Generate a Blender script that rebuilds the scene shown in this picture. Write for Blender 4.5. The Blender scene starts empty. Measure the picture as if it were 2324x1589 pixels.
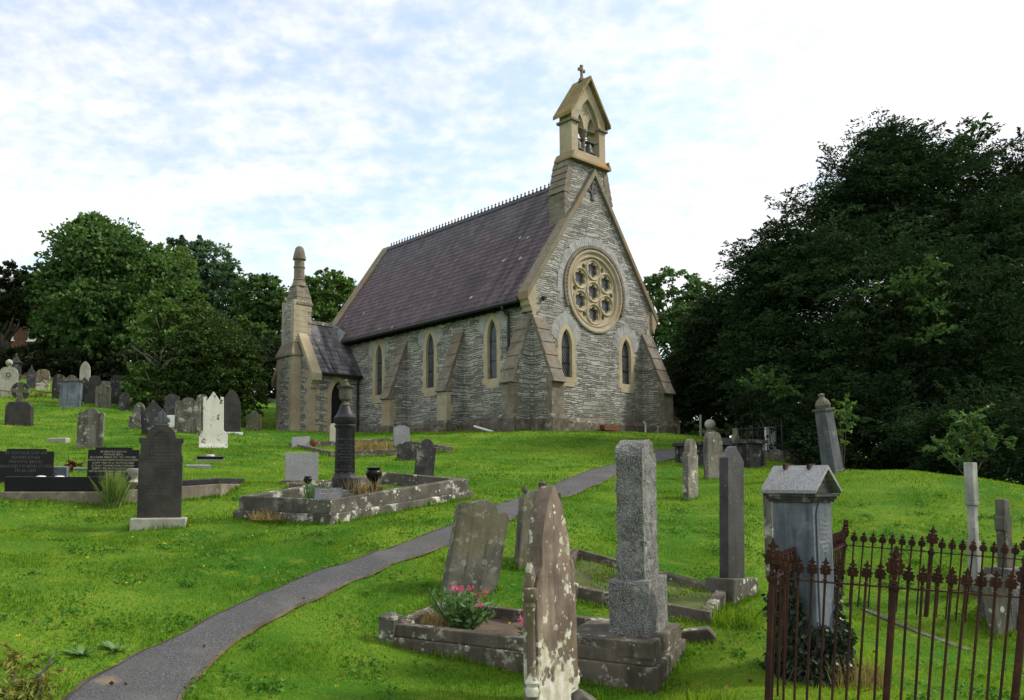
import bpy, bmesh, math, random
import numpy as np
from mathutils import Vector, Matrix
from mathutils.geometry import tessellate_polygon
R = math.radians
sc = bpy.context.scene
COL = sc.collection
# ------------------------------------------------------------------ camera
EYE = 1.6; FC = 1885.0; PX, PY = 1000.0, 935.0; PT = R(5.0)
HZ = FC / math.cos(PT)
cam = bpy.data.cameras.new('camera'); camo = bpy.data.objects.new('camera', cam); COL.objects.link(camo)
camo.location = (0, 0, EYE); camo.rotation_euler = (R(90) + PT, 0, 0)
cam.sensor_width = 36.0; cam.lens = 36.0 * FC / 2324.0
cam.shift_x = (1162 - PX) / 2324.0; cam.shift_y = (PY - 794.5) / 2324.0
cam.clip_start = 0.1; cam.clip_end = 3000
sc.camera = camo
# ------------------------------------------------------------------ light
SUN_DIR = Vector((0.86, 0.10, 0.78)).normalized()
sc.view_settings.view_transform = 'Standard'; sc.view_settings.look = 'None'
sc.view_settings.exposure = 0.4; sc.view_settings.gamma = 1.0
sun = bpy.data.lights.new('sun', 'SUN'); sun.energy = 3.0; sun.angle = R(7); sun.color = (1.0, 0.95, 0.86)
suno = bpy.data.objects.new('sun', sun); COL.objects.link(suno)
suno.rotation_euler = (-SUN_DIR).to_track_quat('-Z', 'Y').to_euler()
world = bpy.data.worlds.new('World'); sc.world = world; world.use_nodes = True


class NT:
    """tiny helper for node trees"""
    def __init__(s, nt): s.nt = nt; s.L = nt.links
    def n(s, t, **k):
        o = s.nt.nodes.new(t)
        for a, b in k.items(): setattr(o, a, b)
        return o
    def put(s, sock, v):
        if isinstance(v, bpy.types.NodeSocket): s.L.new(v, sock)
        elif v is not None:
            if isinstance(v, tuple) and len(v) == 3 and sock.type == 'RGBA': v = v + (1.0,)
            sock.default_value = v
    def math(s, op, a, b=None, c=None, clamp=False):
        o = s.n('ShaderNodeMath', operation=op, use_clamp=clamp)
        s.put(o.inputs[0], a); s.put(o.inputs[1], b); s.put(o.inputs[2], c)
        return o.outputs[0]
    def vmath(s, op, a, b=None):
        o = s.n('ShaderNodeVectorMath', operation=op)
        s.put(o.inputs[0], a); s.put(o.inputs[1], b)
        return o.outputs['Value'] if op in ('DOT_PRODUCT', 'LENGTH') else o.outputs[0]
    def xyz(s, v):
        o = s.n('ShaderNodeSeparateXYZ'); s.put(o.inputs[0], v); return o.outputs
    def comb(s, x, y, z):
        o = s.n('ShaderNodeCombineXYZ'); s.put(o.inputs[0], x); s.put(o.inputs[1], y); s.put(o.inputs[2], z); return o.outputs[0]
    def noise(s, co, scale, detail=4.0, rough=0.55, dist=0.0, col=False):
        o = s.n('ShaderNodeTexNoise'); s.put(o.inputs['Vector'], co)
        o.inputs['Scale'].default_value = scale; o.inputs['Detail'].default_value = detail
        o.inputs['Roughness'].default_value = rough; o.inputs['Distortion'].default_value = dist
        return o.outputs['Color' if col else 'Fac']
    def vor(s, co, scale, feature='F1', out='Distance', rand=1.0):
        o = s.n('ShaderNodeTexVoronoi', feature=feature); s.put(o.inputs['Vector'], co)
        o.inputs['Scale'].default_value = scale; o.inputs['Randomness'].default_value = rand
        return o.outputs[out]
    def step(s, f, a, b):
        o = s.n('ShaderNodeMapRange', interpolation_type='SMOOTHSTEP'); s.put(o.inputs['Value'], f)
        o.inputs['From Min'].default_value = a; o.inputs['From Max'].default_value = b
        return o.outputs[0]
    def mix(s, f, a, b, mode='MIX'):
        o = s.n('ShaderNodeMix', data_type='RGBA', blend_type=mode)
        s.put(o.inputs['Factor'], f); s.put(o.inputs['A'], a); s.put(o.inputs['B'], b)
        return [x for x in o.outputs if x.type == 'RGBA'][0]
    def ramp(s, f, stops):
        o = s.n('ShaderNodeValToRGB'); s.put(o.inputs[0], f); e = o.color_ramp.elements
        while len(e) < len(stops): e.new(0.5)
        for q, (p, c) in zip(e, stops): q.position = p; q.color = tuple(c) + (1.0,)
        return o.outputs[0]
    def bump(s, h, strength, dist, nrm=None):
        o = s.n('ShaderNodeBump'); o.inputs['Strength'].default_value = strength; o.inputs['Distance'].default_value = dist
        s.put(o.inputs['Height'], h); s.put(o.inputs['Normal'], nrm); return o.outputs[0]


# socket names on the RGBA mix node are shared with the float ones: pick by type
def _mix(self, f, a, b, mode='MIX'):
    o = self.n('ShaderNodeMix', data_type='RGBA', blend_type=mode)
    self.put(o.inputs[0], f)
    ins = [x for x in o.inputs if x.type == 'RGBA']
    self.put(ins[0], a); self.put(ins[1], b)
    return [x for x in o.outputs if x.type == 'RGBA'][0]


NT.mix = _mix

# world: Nishita sky with a broken layer of thin cloud
w = NT(world.node_tree); world.node_tree.nodes.clear()
out = w.n('ShaderNodeOutputWorld'); bg = w.n('ShaderNodeBackground'); w.L.new(bg.outputs[0], out.inputs[0])
sky = w.n('ShaderNodeTexSky', sky_type='NISHITA'); sky.sun_disc = False
sky.sun_elevation = math.asin(SUN_DIR.z); sky.sun_rotation = math.atan2(SUN_DIR.x, SUN_DIR.y)
sky.air_density = 1.0; sky.dust_density = 0.6; sky.ozone_density = 1.2
tc = w.n('ShaderNodeTexCoord').outputs['Generated']
X, Y, Z = w.xyz(tc)
zz = w.math('ADD', w.math('MAXIMUM', Z, 0.0), 0.20)
p = w.comb(w.math('DIVIDE', X, zz), w.math('DIVIDE', Y, zz), 0.0)
# long bands
rot = w.n('ShaderNodeMapping'); w.put(rot.inputs[0], p); rot.inputs['Rotation'].default_value = (0, 0, R(38)); rot.inputs['Scale'].default_value = (0.55, 1.5, 1.0)
rot.inputs['Location'].default_value = (1.7, 0.4, 0.0)
n1 = w.noise(rot.outputs[0], 0.95, 5, 0.55, 0.5)
n2 = w.noise(p, 3.4, 6, 0.6, 0.25)
n3 = w.noise(p, 9.0, 4, 0.6, 0.3)
n4 = w.noise(p, 16.0, 3, 0.55, 0.2)
n5 = w.noise(p, 30.0, 3, 0.5, 0.3)
m = w.math('ADD', w.math('ADD', w.math('MULTIPLY', n1, 0.50), w.math('ADD', w.math('MULTIPLY', n4, 0.15), w.math('MULTIPLY', n5, 0.07))), w.math('ADD', w.math('MULTIPLY', n2, 0.18), w.math('MULTIPLY', n3, 0.14)))
sd = w.vmath('DOT_PRODUCT', tc, (SUN_DIR.x, SUN_DIR.y, SUN_DIR.z))
glow = w.step(sd, 0.30, 0.98)
m = w.math('ADD', m, w.math('MULTIPLY', glow, 0.10))
low = w.step(Z, 0.40, 0.02)
m = w.math('ADD', m, w.math('MULTIPLY', low, 0.05))
mask = w.step(m, 0.44, 0.585)
mask = w.math('ADD', w.math('MULTIPLY', mask, 0.70), 0.30)
shade = w.noise(p, 6.0, 5, 0.6)
cl = w.mix(w.step(shade, 0.3, 0.7), (7.7, 7.85, 8.1), (8.6, 8.65, 8.75))
cl = w.mix(glow, cl, (9.2, 9.15, 9.1))
blue = w.mix(1.0, sky.outputs[0], (2.5, 2.4, 2.2), 'MULTIPLY')
w.put(bg.inputs[0], w.mix(mask, blue, cl)); bg.inputs[1].default_value = 0.1

# ------------------------------------------------------------------ pixel <-> place helpers
# (the picture was measured once, on a 2324 x 1589 grid, to find where things stand)
def ray(u, v):
    x = (u - PX) / FC; y = -(v - PY) / FC
    return np.array([x, math.cos(PT) - y * math.sin(PT), math.sin(PT) + y * math.cos(PT)])
def gp(u, v, Y):
    r = ray(u, v); t = Y / r[1]
    return np.array([r[0] * t, Y, EYE + r[2] * t])
CTRL = [(0,1589,5.8),(300,1589,6.2),(620,1589,6.5),(900,1589,6.7),(1200,1600,6.8),(1480,1575,7.35),(1750,1600,6.6),(2300,1640,6.4),
(0,1430,7.2),(0,1300,9),(0,1200,11.3),(0,1115,14),(200,1145,13.4),(360,1192,12.3),(500,1128,14.2),(300,1330,8.9),(500,1240,10.8),
(541,1178,12.8),(750,1190,11.8),(1063,1133,14),(700,1330,9.2),(350,1500,7.0),(520,1420,7.9),(880,1458,8.5),(1160,1160,13.3),(1000,1270,10.2),(1070,1346,9.6),(1390,1075,18.5),(1470,1043,22),(1540,1012,26.5),(1230,1280,10.4),
(1620,1350,9.9),(1560,1128,16),(1620,1083,19),(1690,1062,20.5),(1750,1040,23),(1640,1010,27),
(1900,1070,17.2),(2150,1076,15.6),(2250,1108,14.5),(2324,1168,13.2),(2000,1120,14.6),(2000,1200,12.4),(2000,1300,11.1),(1940,1404,10.2),(2293,1478,9.4),(2200,1330,10.4),(2324,1280,11),
(1550,1460,8.3),(1700,1450,8.2),
(1300,985,27.6),(1150,986,27.8),(950,990,28.5),(1100,1050,21),(940,1086,18.6),(900,1050,21),(800,1035,23),(660,1010,27),(700,1100,16),(820,985,36),(640,988,38.),(1480,984,32.5),(1545,990,34.5),
(485,1016,23.5),(205,1016,24),(40,966,29),(160,923,35),(20,895,38),(60,865,46),(250,926,35),(330,974,28),(575,978,29.5),(525,984,28),(610,948,40),(470,1050,19.5),(0,1010,23.5),(260,880,44),(120,1050,19.5),(330,1030,21)]
WCT = [(0,0,0),(-4,2,.3),(4,2,-.1),(-8,0,.6),(8,0,-.2),(0,-12,-.2),(-20,0,1.2),(20,0,-.6),(-22,14,2.3),(-35,30,5.8),(16,14,.2),(22,20,-.3),(20,30,1.0),(12.2,20,1.5),(13,25,1.7),(10.5,22,1.85),(16,19,.6),(12,34,3.5),(25,45,2.5),(12,45,4.2),(0,45,5.0),(-14,52,7.2),(-35,60,9.6),(5,62,6.),(-10,66,8.3),(30,65,3.5),(-50,85,11),(40,85,5),(0,88,8),(-60,20,5),(45,20,-1.),(-30,-12,1.2),(30,-12,-1),(-6.5,34,3.75),(-10,35.5,4.05),(2,36,3.85),(8,38,4)]
CP = np.array([gp(*c) for c in CTRL] + [np.array(q, float) for q in WCT])
def _tps(r2): return .5 * r2 * np.log(r2 + 1e-9)
def _fit():
    n = len(CP); A = CP[:, :2]; d = ((A[:, None] - A[None]) ** 2).sum(-1)
    K = _tps(d) + np.eye(n) * 2.0; Q = np.c_[np.ones(n), A]
    return np.linalg.solve(np.block([[K, Q], [Q.T, np.zeros((3, 3))]]), np.r_[CP[:, 2], 0, 0, 0])
CO = _fit()
def H(x, y):
    x = np.clip(np.asarray(x, float), -75, 60); y = np.clip(np.asarray(y, float), -14, 95)
    s = x.shape; q = np.c_[x.ravel(), y.ravel()]; o = np.empty(len(q))
    for i in range(0, len(q), 20000):
        k = q[i:i + 20000]; d = ((k[:, None] - CP[None, :, :2]) ** 2).sum(-1)
        o[i:i + 20000] = _tps(d) @ CO[:len(CP)] + CO[-3] + k @ CO[-2:]
    a, b = q[:, 0], q[:, 1]
    o += 0.022 * np.sin(a * 1.9 + 1.3 * np.sin(b * 0.8)) * np.sin(b * 1.6 + a * 0.4) + 0.012 * np.sin(a * 4.3 + b * 2.1) * np.sin(b * 3.9 - a)
    return o.reshape(s)
def Hs(x, y): return float(H(np.array([x]), np.array([y]))[0])
def hit(u, v, lo=3., hi=70.):
    r = ray(u, v); Yv = np.arange(lo, hi, .05); x = r[0] * Yv / r[1]; z = EYE + r[2] * Yv / r[1]
    k = np.nonzero(z <= H(x, Yv))[0]; i = k[0] if len(k) else len(Yv) - 1
    return Vector((x[i], Yv[i], float(H(x[i:i + 1], Yv[i:i + 1])[0])))

# ------------------------------------------------------------------ mesh helpers
class MB:
    def __init__(s): s.v = []; s.f = []; s.m = []
    def add(s, vs, fs, mi=0):
        o = len(s.v); s.v += [tuple(q) for q in vs]; s.f += [tuple(i + o for i in q) for q in fs]; s.m += [mi] * len(fs); return s
    def box(s, x0, x1, y0, y1, z0, z1, mi=0, M=None):
        vs = [Vector((x, y, z)) for x in (x0, x1) for y in (y0, y1) for z in (z0, z1)]
        if M is not None: vs = [M @ q for q in vs]
        return s.add(vs, [(0, 1, 3, 2), (4, 6, 7, 5), (0, 4, 5, 1), (2, 3, 7, 6), (0, 2, 6, 4), (1, 5, 7, 3)], mi)
    def prism(s, poly, c0, c1, f, holes=(), mi=0, mside=None):
        loops = [list(poly)] + [list(h) for h in holes]
        flat = [q for l in loops for q in l]; n = len(flat)
        tris = tessellate_polygon([[Vector((a, b, 0)) for a, b in l] for l in loops])
        vs = [f(a, b, c0) for a, b in flat] + [f(a, b, c1) for a, b in flat]
        s.add(vs, [tuple(t) for t in tris] + [tuple(i + n for i in t) for t in tris], mi)
        o = len(s.v) - 2 * n; st = 0; fs = []
        for l in loops:
            k = len(l)
            for i in range(k):
                a = st + i; b = st + (i + 1) % k; fs.append((o + a, o + b, o + b + n, o + a + n))
            st += k
        s.f += fs; s.m += [mi if mside is None else mside] * len(fs); return s
    def lathe(s, prof, n=16, M=None, mi=0, cap=True):
        vs = []; fs = []
        for r, z in prof:
            for i in range(n):
                a = 2 * math.pi * (i + .5) / n
                q = Vector((r * math.cos(a), r * math.sin(a), z)); vs.append(M @ q if M is not None else q)
        for j in range(len(prof) - 1):
            for i in range(n):
                k = (i + 1) % n; fs.append((j * n + i, j * n + k, j * n + n + k, j * n + n + i))
        if cap: fs.append(tuple(range(n))); fs.append(tuple(range((len(prof) - 1) * n, len(prof) * n)))
        return s.add(vs, fs, mi)
    def tube(s, pts, rad, n=8, mi=0):
        pts = [Vector(q) for q in pts]; rs = rad if isinstance(rad, (list, tuple)) else [rad] * len(pts)
        vs = []; fs = []; up = Vector((0, 0, 1))
        for i, q in enumerate(pts):
            d = (pts[min(i + 1, len(pts) - 1)] - pts[max(i - 1, 0)]).normalized()
            a = d.cross(up if abs(d.z) < .95 else Vector((1, 0, 0))).normalized(); b = d.cross(a)
            for k in range(n):
                t = 2 * math.pi * k / n; vs.append(q + rs[i] * (math.cos(t) * a + math.sin(t) * b))
        for j in range(len(pts) - 1):
            for i in range(n):
                k = (i + 1) % n; fs.append((j * n + i, j * n + k, j * n + n + k, j * n + n + i))
        fs.append(tuple(range(n))); fs.append(tuple(range((len(pts) - 1) * n, len(pts) * n)))
        return s.add(vs, fs, mi)
    def mesh(s, name, mats, smooth=False, bevel=0.0, sub=0.0, seed=0):
        me = bpy.data.meshes.new(name); bm = bmesh.new()
        bv = [bm.verts.new(q) for q in s.v]
        for f, mi in zip(s.f, s.m):
            try: q = bm.faces.new([bv[i] for i in f]); q.material_index = mi
            except ValueError: pass
        bmesh.ops.remove_doubles(bm, verts=bm.verts, dist=1e-5)
        bmesh.ops.recalc_face_normals(bm, faces=bm.faces)
        if bevel:
            bmesh.ops.dissolve_limit(bm, angle_limit=R(1), verts=bm.verts, edges=bm.edges)
            es = [e for e in bm.edges if len(e.link_faces) == 2 and e.calc_face_angle(0) > R(35)]
            bmesh.ops.bevel(bm, geom=es, offset=bevel, segments=2, affect='EDGES', profile=.6, clamp_overlap=True)
        bm.to_mesh(me); bm.free()
        for m_ in (mats if isinstance(mats, (list, tuple)) else [mats]): me.materials.append(m_)
        if smooth:
            for q in me.polygons: q.use_smooth = True
            try: me.set_sharp_from_angle(angle=R(38))
            except Exception: pass
        return me
    def halves(s, ax, thr, name, mats, parent, **k):
        for sg in (-1, 1):
            q = MB(); q.v = s.v
            for f, mi in zip(s.f, s.m):
                if (sum(s.v[i][ax] for i in f) / len(f) - thr) * sg > 0: q.f.append(f); q.m.append(mi)
            us = sorted({i for f in q.f for i in f}); mp = {i: j for j, i in enumerate(us)}; q.v = [s.v[i] for i in us]; q.f = [tuple(mp[i] for i in f) for f in q.f]; q.obj(name, mats, parent, **k)
    def obj(s, name, mats, parent=None, **k):
        o = bpy.data.objects.new(name, s.mesh(name, mats, **k)); COL.objects.link(o)
        if parent is not None: o.parent = parent
        return o
def tag(o, label=None, cat=None, group=None, kind=None):
    if label: o['label'] = label
    if cat: o['category'] = cat
    if group: o['group'] = group
    if kind or cat: o['kind'] = kind or 'thing'
    return o
def empty(name, loc, rz=0.0, label=None, cat=None, group=None, rx=0.0, ry=0.0):
    o = bpy.data.objects.new(name, None); COL.objects.link(o); o.empty_display_size = .2

    o.matrix_world = Matrix.Translation(loc) @ Matrix.Rotation(rz, 4, 'Z') @ Matrix.Rotation(ry, 4, 'Y') @ Matrix.Rotation(rx, 4, 'X')
    return tag(o, label, cat, group)
def arc(cx, cy, r, a0, a1, n): return [(cx + r * math.cos(R(a0 + (a1 - a0) * i / n)), cy + r * math.sin(R(a0 + (a1 - a0) * i / n))) for i in range(n + 1)]
def bez(p0, p1, p2, n=8): return [((1-t)**2*p0[0]+2*t*(1-t)*p1[0]+t*t*p2[0], (1-t)**2*p0[1]+2*t*(1-t)*p1[1]+t*t*p2[1]) for t in [i/n for i in range(n+1)]]
def lancet(cx, z0, hw, za, rise, n=8):
    """pointed-arch outline: sill z0, half width hw, apex za"""
    zs = za - rise
    l = bez((cx - hw, zs), (cx - hw * .93, zs + rise * .62), (cx, za), n); r_ = [(2 * cx - a, b) for a, b in reversed(l)][1:]
    return [(cx - hw, z0)] + l + r_ + [(cx + hw, z0)]
FX = lambda a, b, c: (a, c, b)      # profile in x-z, pushed along y
FYZ = lambda a, b, c: (c, a, b)     # profile in y-z, pushed along x
FXY = lambda a, b, c: (a, b, c)
def text_part(name, lines, size, mat, parent, loc, rot=(R(90), 0, 0), gap=1.35):
    cu = bpy.data.curves.new(name, 'FONT'); cu.body = '\n'.join(lines); cu.size = size; cu.align_x = 'CENTER'; cu.extrude = 0.0015; cu.space_line = gap * .8
    t = bpy.data.objects.new(name, cu); COL.objects.link(t)
    me = bpy.data.meshes.new_from_object(t.evaluated_get(bpy.context.evaluated_depsgraph_get()))
    bpy.data.objects.remove(t); me.materials.clear(); me.materials.append(mat)
    o = bpy.data.objects.new(name, me); COL.objects.link(o); o.parent = parent; o.location = loc; o.rotation_euler = rot
    return o

# ------------------------------------------------------------------ materials
def newmat(name, rough=.8, spec=.3):
    m_ = bpy.data.materials.new(name); m_.use_nodes = True; b = m_.node_tree.nodes['Principled BSDF']
    b.inputs['Roughness'].default_value = rough; b.inputs['Specular IOR Level'].default_value = spec
    return m_, NT(m_.node_tree), b
def objco(t, rnd=True):
    co = t.n('ShaderNodeTexCoord').outputs['Object']
    if rnd:
        k = t.math('MULTIPLY', t.n('ShaderNodeObjectInfo').outputs['Random'], 37.0)
        co = t.vmath('ADD', co, t.comb(k, k, k))
    return co
def plain(name, c, rough=.7, spec=.3, var=.25, scale=8., metal=0.):
    m_, t, b = newmat(name, rough, spec); co = objco(t)
    n = t.noise(co, scale, 5)
    t.put(b.inputs['Base Color'], t.mix(t.step(n, .3, .7), tuple(x * (1 - var) for x in c), tuple(min(1, x * (1 + var)) for x in c)))
    b.inputs['Metallic'].default_value = metal
    t.put(b.inputs['Normal'], t.bump(n, .3, .01)); return m_
def rubble():
    m_, t, b = newmat('rubble_slate_stone', .9, .2); co = objco(t, False); x, y, z = t.xyz(co)
    d = t.noise(co, 1.3, 3); d2 = t.noise(co, 7.0, 3)
    uu = t.math('ADD', t.math('ADD', x, y), t.math('MULTIPLY', d2, .09))
    vv = t.math('ADD', z, t.math('ADD', t.math('MULTIPLY', d, .30), t.math('MULTIPLY', d2, .045)))
    def br(bw, rh, c1, c2, mo, off):
        o = t.n('ShaderNodeTexBrick'); t.put(o.inputs['Vector'], t.comb(uu, t.math('ADD', vv, off), 0.0))
        o.inputs['Color1'].default_value = c1 + (1,); o.inputs['Color2'].default_value = c2 + (1,); o.inputs['Mortar'].default_value = mo + (1,)
        o.inputs['Scale'].default_value = 1.0; o.inputs['Mortar Size'].default_value = .013; o.inputs['Mortar Smooth'].default_value = .4
        o.inputs['Brick Width'].default_value = bw; o.inputs['Row Height'].default_value = rh; o.inputs['Bias'].default_value = 0.0
        o.offset = .43; o.squash = .7; o.squash_frequency = 3
        return o.outputs
    A = br(.78, .15, (.22, .222, .20), (.47, .46, .41), (.065, .063, .055), 0.0)
    B = br(.46, .082, (.17, .174, .155), (.52, .51, .45), (.06, .06, .052), .4)
    pick = t.step(t.noise(t.comb(t.math('MULTIPLY', uu, .5), t.math('MULTIPLY', vv, 1.6), 0.0), 1.6, 3), .44, .50)
    c = t.mix(pick, A[0], B[0]); hgt = t.math('ADD', t.math('MULTIPLY', t.math('SUBTRACT', 1.0, A[1]), t.math('SUBTRACT', 1.0, pick)), t.math('MULTIPLY', t.math('SUBTRACT', 1.0, B[1]), pick))
    g = t.noise(co, .55, 4)
    c = t.mix(t.math('MULTIPLY', t.step(g, .42, .68), .35), c, (.22, .20, .155))
    c = t.mix(t.math('MULTIPLY', t.step(t.noise(co, .8, 4, .6), .55, .72), .55), c, (.10, .105, .095))
    li = t.math('MULTIPLY', t.step(t.noise(co, 6.5, 5, .7), .60, .66), t.step(t.noise(co, .9, 3), .46, .60))
    c = t.mix(t.math('MULTIPLY', li, .8), c, (.60, .60, .54))
    sp = t.step(t.vor(co, 3.2), .12, .09)
    c = t.mix(t.math('MULTIPLY', sp, .6), c, (.62, .61, .55))
    sp2 = t.math('MULTIPLY', t.step(t.vor(co, 8.5), .17, .12), t.step(t.noise(co, 1.4, 3), .45, .58)); c = t.mix(t.math('MULTIPLY', sp2, .7), c, (.66, .65, .58))
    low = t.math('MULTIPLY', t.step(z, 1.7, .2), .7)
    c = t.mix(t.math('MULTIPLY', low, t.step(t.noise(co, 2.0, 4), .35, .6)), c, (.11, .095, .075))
    t.put(b.inputs['Base Color'], c)
    hh = t.math('ADD', hgt, t.math('MULTIPLY', t.noise(co, 16, 4, .65), .8))
    t.put(b.inputs['Normal'], t.bump(hh, .95, .04)); return m_
def sandstone(name, c1, c2, stain, samt=.6, blocks=True):
    m_, t, b = newmat(name, .88, .2); co = objco(t, False); x, y, z = t.xyz(co)
    n = t.noise(co, 2.2, 6, .65); c = t.mix(t.step(n, .3, .7), c1, c2)
    c = t.mix(t.math('MULTIPLY', t.step(t.noise(co, 1.1, 5, .6), .48, .68), samt), c, stain)
    c = t.mix(t.math('MULTIPLY', t.step(t.noise(co, 9., 5, .7), .60, .68), .55), c, (.52, .50, .42))
    c = t.mix(t.math('MULTIPLY', t.step(t.noise(co, 5., 5, .7), .56, .7), .5), c, tuple(q * .45 for q in c1))
    h = t.noise(co, 22, 5, .7)
    t.put(b.inputs['Base Color'], c); t.put(b.inputs['Normal'], t.bump(h, .5, .02)); return m_
def slate_roof(name, c1, c2, top, ztop, zspan, along, slope):
    m_, t, b = newmat(name, .62, .35); co = objco(t, False); xyz_ = t.xyz(co)
    al = xyz_[along]; sl = t.math('MULTIPLY', xyz_[2], slope)
    wob = t.noise(co, 3.0, 3); sl2 = t.math('ADD', sl, t.math('MULTIPLY', wob, .03))
    o = t.n('ShaderNodeTexBrick'); t.put(o.inputs['Vector'], t.comb(al, sl2, 0.0)); o.offset = .5; o.squash = 1.0
    for k_, v_ in (('Color1', c1), ('Color2', c2), ('Mortar', tuple(q * .35 for q in c1))): o.inputs[k_].default_value = v_ + (1,)
    for k_, v_ in (('Scale', 1.), ('Mortar Size', .009), ('Mortar Smooth', .3), ('Brick Width', .34), ('Row Height', .27), ('Bias', -.1)): o.inputs[k_].default_value = v_
    c = o.outputs[0]
    n = t.noise(co, .7, 5, .6)
    f = t.math('ADD', t.math('DIVIDE', t.math('SUBTRACT', xyz_[2], ztop), zspan), t.math('MULTIPLY', t.math('SUBTRACT', n, .5), 1.6))
    c = t.mix(t.math('MULTIPLY', t.step(f, -.4, .6), .8), c, t.mix(1.0, c, top, 'MULTIPLY'))
    st = t.noise(t.comb(t.math('MULTIPLY', al, 1.5), t.math('MULTIPLY', xyz_[2], .16), 0.0), 1.6, 5, .6)
    gl = t.noise(t.comb(al, sl, 3.3), 14., 3, .6)
    c = t.mix(t.math('MULTIPLY', t.step(gl, .52, .72), .35), c, (.20, .18, .19))
    nearg = t.math('ADD', t.math('MULTIPLY', t.step(al, 6.0, 1.0), .6), .35)
    c = t.mix(t.math('MULTIPLY', t.step(st, .47, .60), nearg), c, (.016, .013, .014))
    sp = t.math('MULTIPLY', t.step(t.vor(co, 1.3), .13, .08), t.step(t.noise(co, .5, 2), .5, .6))
    c = t.mix(sp, c, (.36, .35, .30))
    t.put(b.inputs['Base Color'], c)
    t.put(b.inputs['Normal'], t.bump(t.math('ADD', t.math('SUBTRACT', 1.0, o.outputs[1]), t.math('MULTIPLY', t.noise(co, 18, 3), .6)), .5, .02)); return m_
def leaded(name, along, tintc=(.016, .019, .025)):
    m_, t, b = newmat(name, .18, .5); co = objco(t, False); q = t.xyz(co); a = q[along]
    s = 8.5; p1 = t.math('ADD', t.math('MULTIPLY', a, s), t.math('MULTIPLY', q[2], s * .62)); p2 = t.math('SUBTRACT', t.math('MULTIPLY', a, s), t.math('MULTIPLY', q[2], s * .62))
    def line(v_): return t.step(t.math('ABSOLUTE', t.math('SUBTRACT', t.math('FRACT', v_), .5)), .40, .47)
    l = t.math('MAXIMUM', line(p1), line(p2))
    n = t.noise(co, 5.0, 2)
    c = t.mix(l, t.mix(t.step(n, .4, .7), tintc, tuple(k * 3.5 for k in tintc)), (.10, .105, .11))
    t.put(b.inputs['Base Color'], c); t.put(b.inputs['Roughness'], t.math('ADD', t.math('MULTIPLY', l, .5), .2))
    t.put(b.inputs['Normal'], t.bump(t.math('ADD', l, t.math('MULTIPLY', n, .8)), .35, .01)); return m_
def gravemat(name, c1, c2, lich=(.5, .5, .45), la=.5, ls=5.0, streak=.5, rough=.85, grain=0.0, spots=.5, lines=0.0, moss=0.0, spec=.25, lowl=0.0):
    m_, t, b = newmat(name, rough, spec); co = objco(t); loc = t.n('ShaderNodeTexCoord').outputs['Object']; x, y, z = t.xyz(loc)
    n = t.noise(co, 3.0, 6, .6); c = t.mix(t.step(n, .3, .7), c1, c2)
    if streak:
        sv = t.vmath('MULTIPLY', co, (9., 9., .9)); s_ = t.noise(sv, 1.0, 5, .65)
        c = t.mix(t.math('MULTIPLY', t.step(s_, .45, .7), streak), c, tuple(q * .35 for q in c1))
    if grain:
        g = t.noise(co, 90., 2, .5); c = t.mix(t.math('MULTIPLY', t.step(g, .45, .62), grain), c, (.42, .42, .40))
        g2 = t.noise(co, 60., 2, .5); c = t.mix(t.math('MULTIPLY', t.step(g2, .52, .66), grain), c, (.03, .03, .032))
    if moss: c = t.mix(t.math('MULTIPLY', t.step(t.noise(co, 2.1, 4), .45, .65), moss), c, (.14, .13, .045))
    if la or spots or lowl:
        lich = t.mix(t.step(t.noise(co, 11., 4, .6), .35, .7), tuple(q * .62 for q in lich[:2]) + (lich[2] * .5,), lich)
    if la:
        f = t.math('MULTIPLY', t.step(t.noise(co, ls, 6, .7), .53, .615), t.step(t.noise(co, ls * .28, 3), .42, .58))
        c = t.mix(t.math('MULTIPLY', f, la), c, lich)
    if spots:
        dv = t.vmath('ADD', co, t.vmath('MULTIPLY', t.noise(co, 14, 2, col=True), (.03, .03, .03)))
        v1 = t.step(t.vor(dv, 5.5), .21, .17); k1 = t.step(t.noise(co, 1.6, 3), .45, .6)
        v2 = t.step(t.vor(dv, 15.), .24, .18)
        c = t.mix(t.math('MULTIPLY', t.math('MAXIMUM', t.math('MULTIPLY', v1, k1), t.math('MULTIPLY', v2, t.step(t.noise(co, 3.1, 2), .5, .62))), spots), c, lich)
    if lowl:
        f = t.math('ADD', t.noise(co, 7., 5, .6), t.math('MULTIPLY', t.step(z, .75, .0), .22))
        c = t.mix(t.math('MULTIPLY', t.step(f, .60, .66), lowl), c, lich)
    h = t.math('ADD', t.math('MULTIPLY', t.noise(co, 24, 5, .65), .7), n)
    if lines:
        ln = t.math('ABSOLUTE', t.math('SUBTRACT', t.math('FRACT', t.math('MULTIPLY', z, 21.)), .5))
        wv = t.step(t.noise(t.comb(t.math('MULTIPLY', x, 60.), t.math('FLOOR', t.math('MULTIPLY', z, 21.)), y), 1., 1), .45, .5)
        lm = t.math('MULTIPLY', t.step(ln, .26, .20), wv)
        lm = t.math('MULTIPLY', t.math('MULTIPLY', lm, t.step(z, .38, .44)), t.math('MULTIPLY', t.step(t.math('ABSOLUTE', x), .22, .16), t.step(t.noise(co, 2.5, 3), .35, .65)))
        c = t.mix(t.math('MULTIPLY', lm, lines), c, tuple(min(1, q * 2.2 + .02) for q in c2))
    t.put(b.inputs['Base Color'], c); t.put(b.inputs['Normal'], t.bump(h, .45, .012)); return m_

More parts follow.
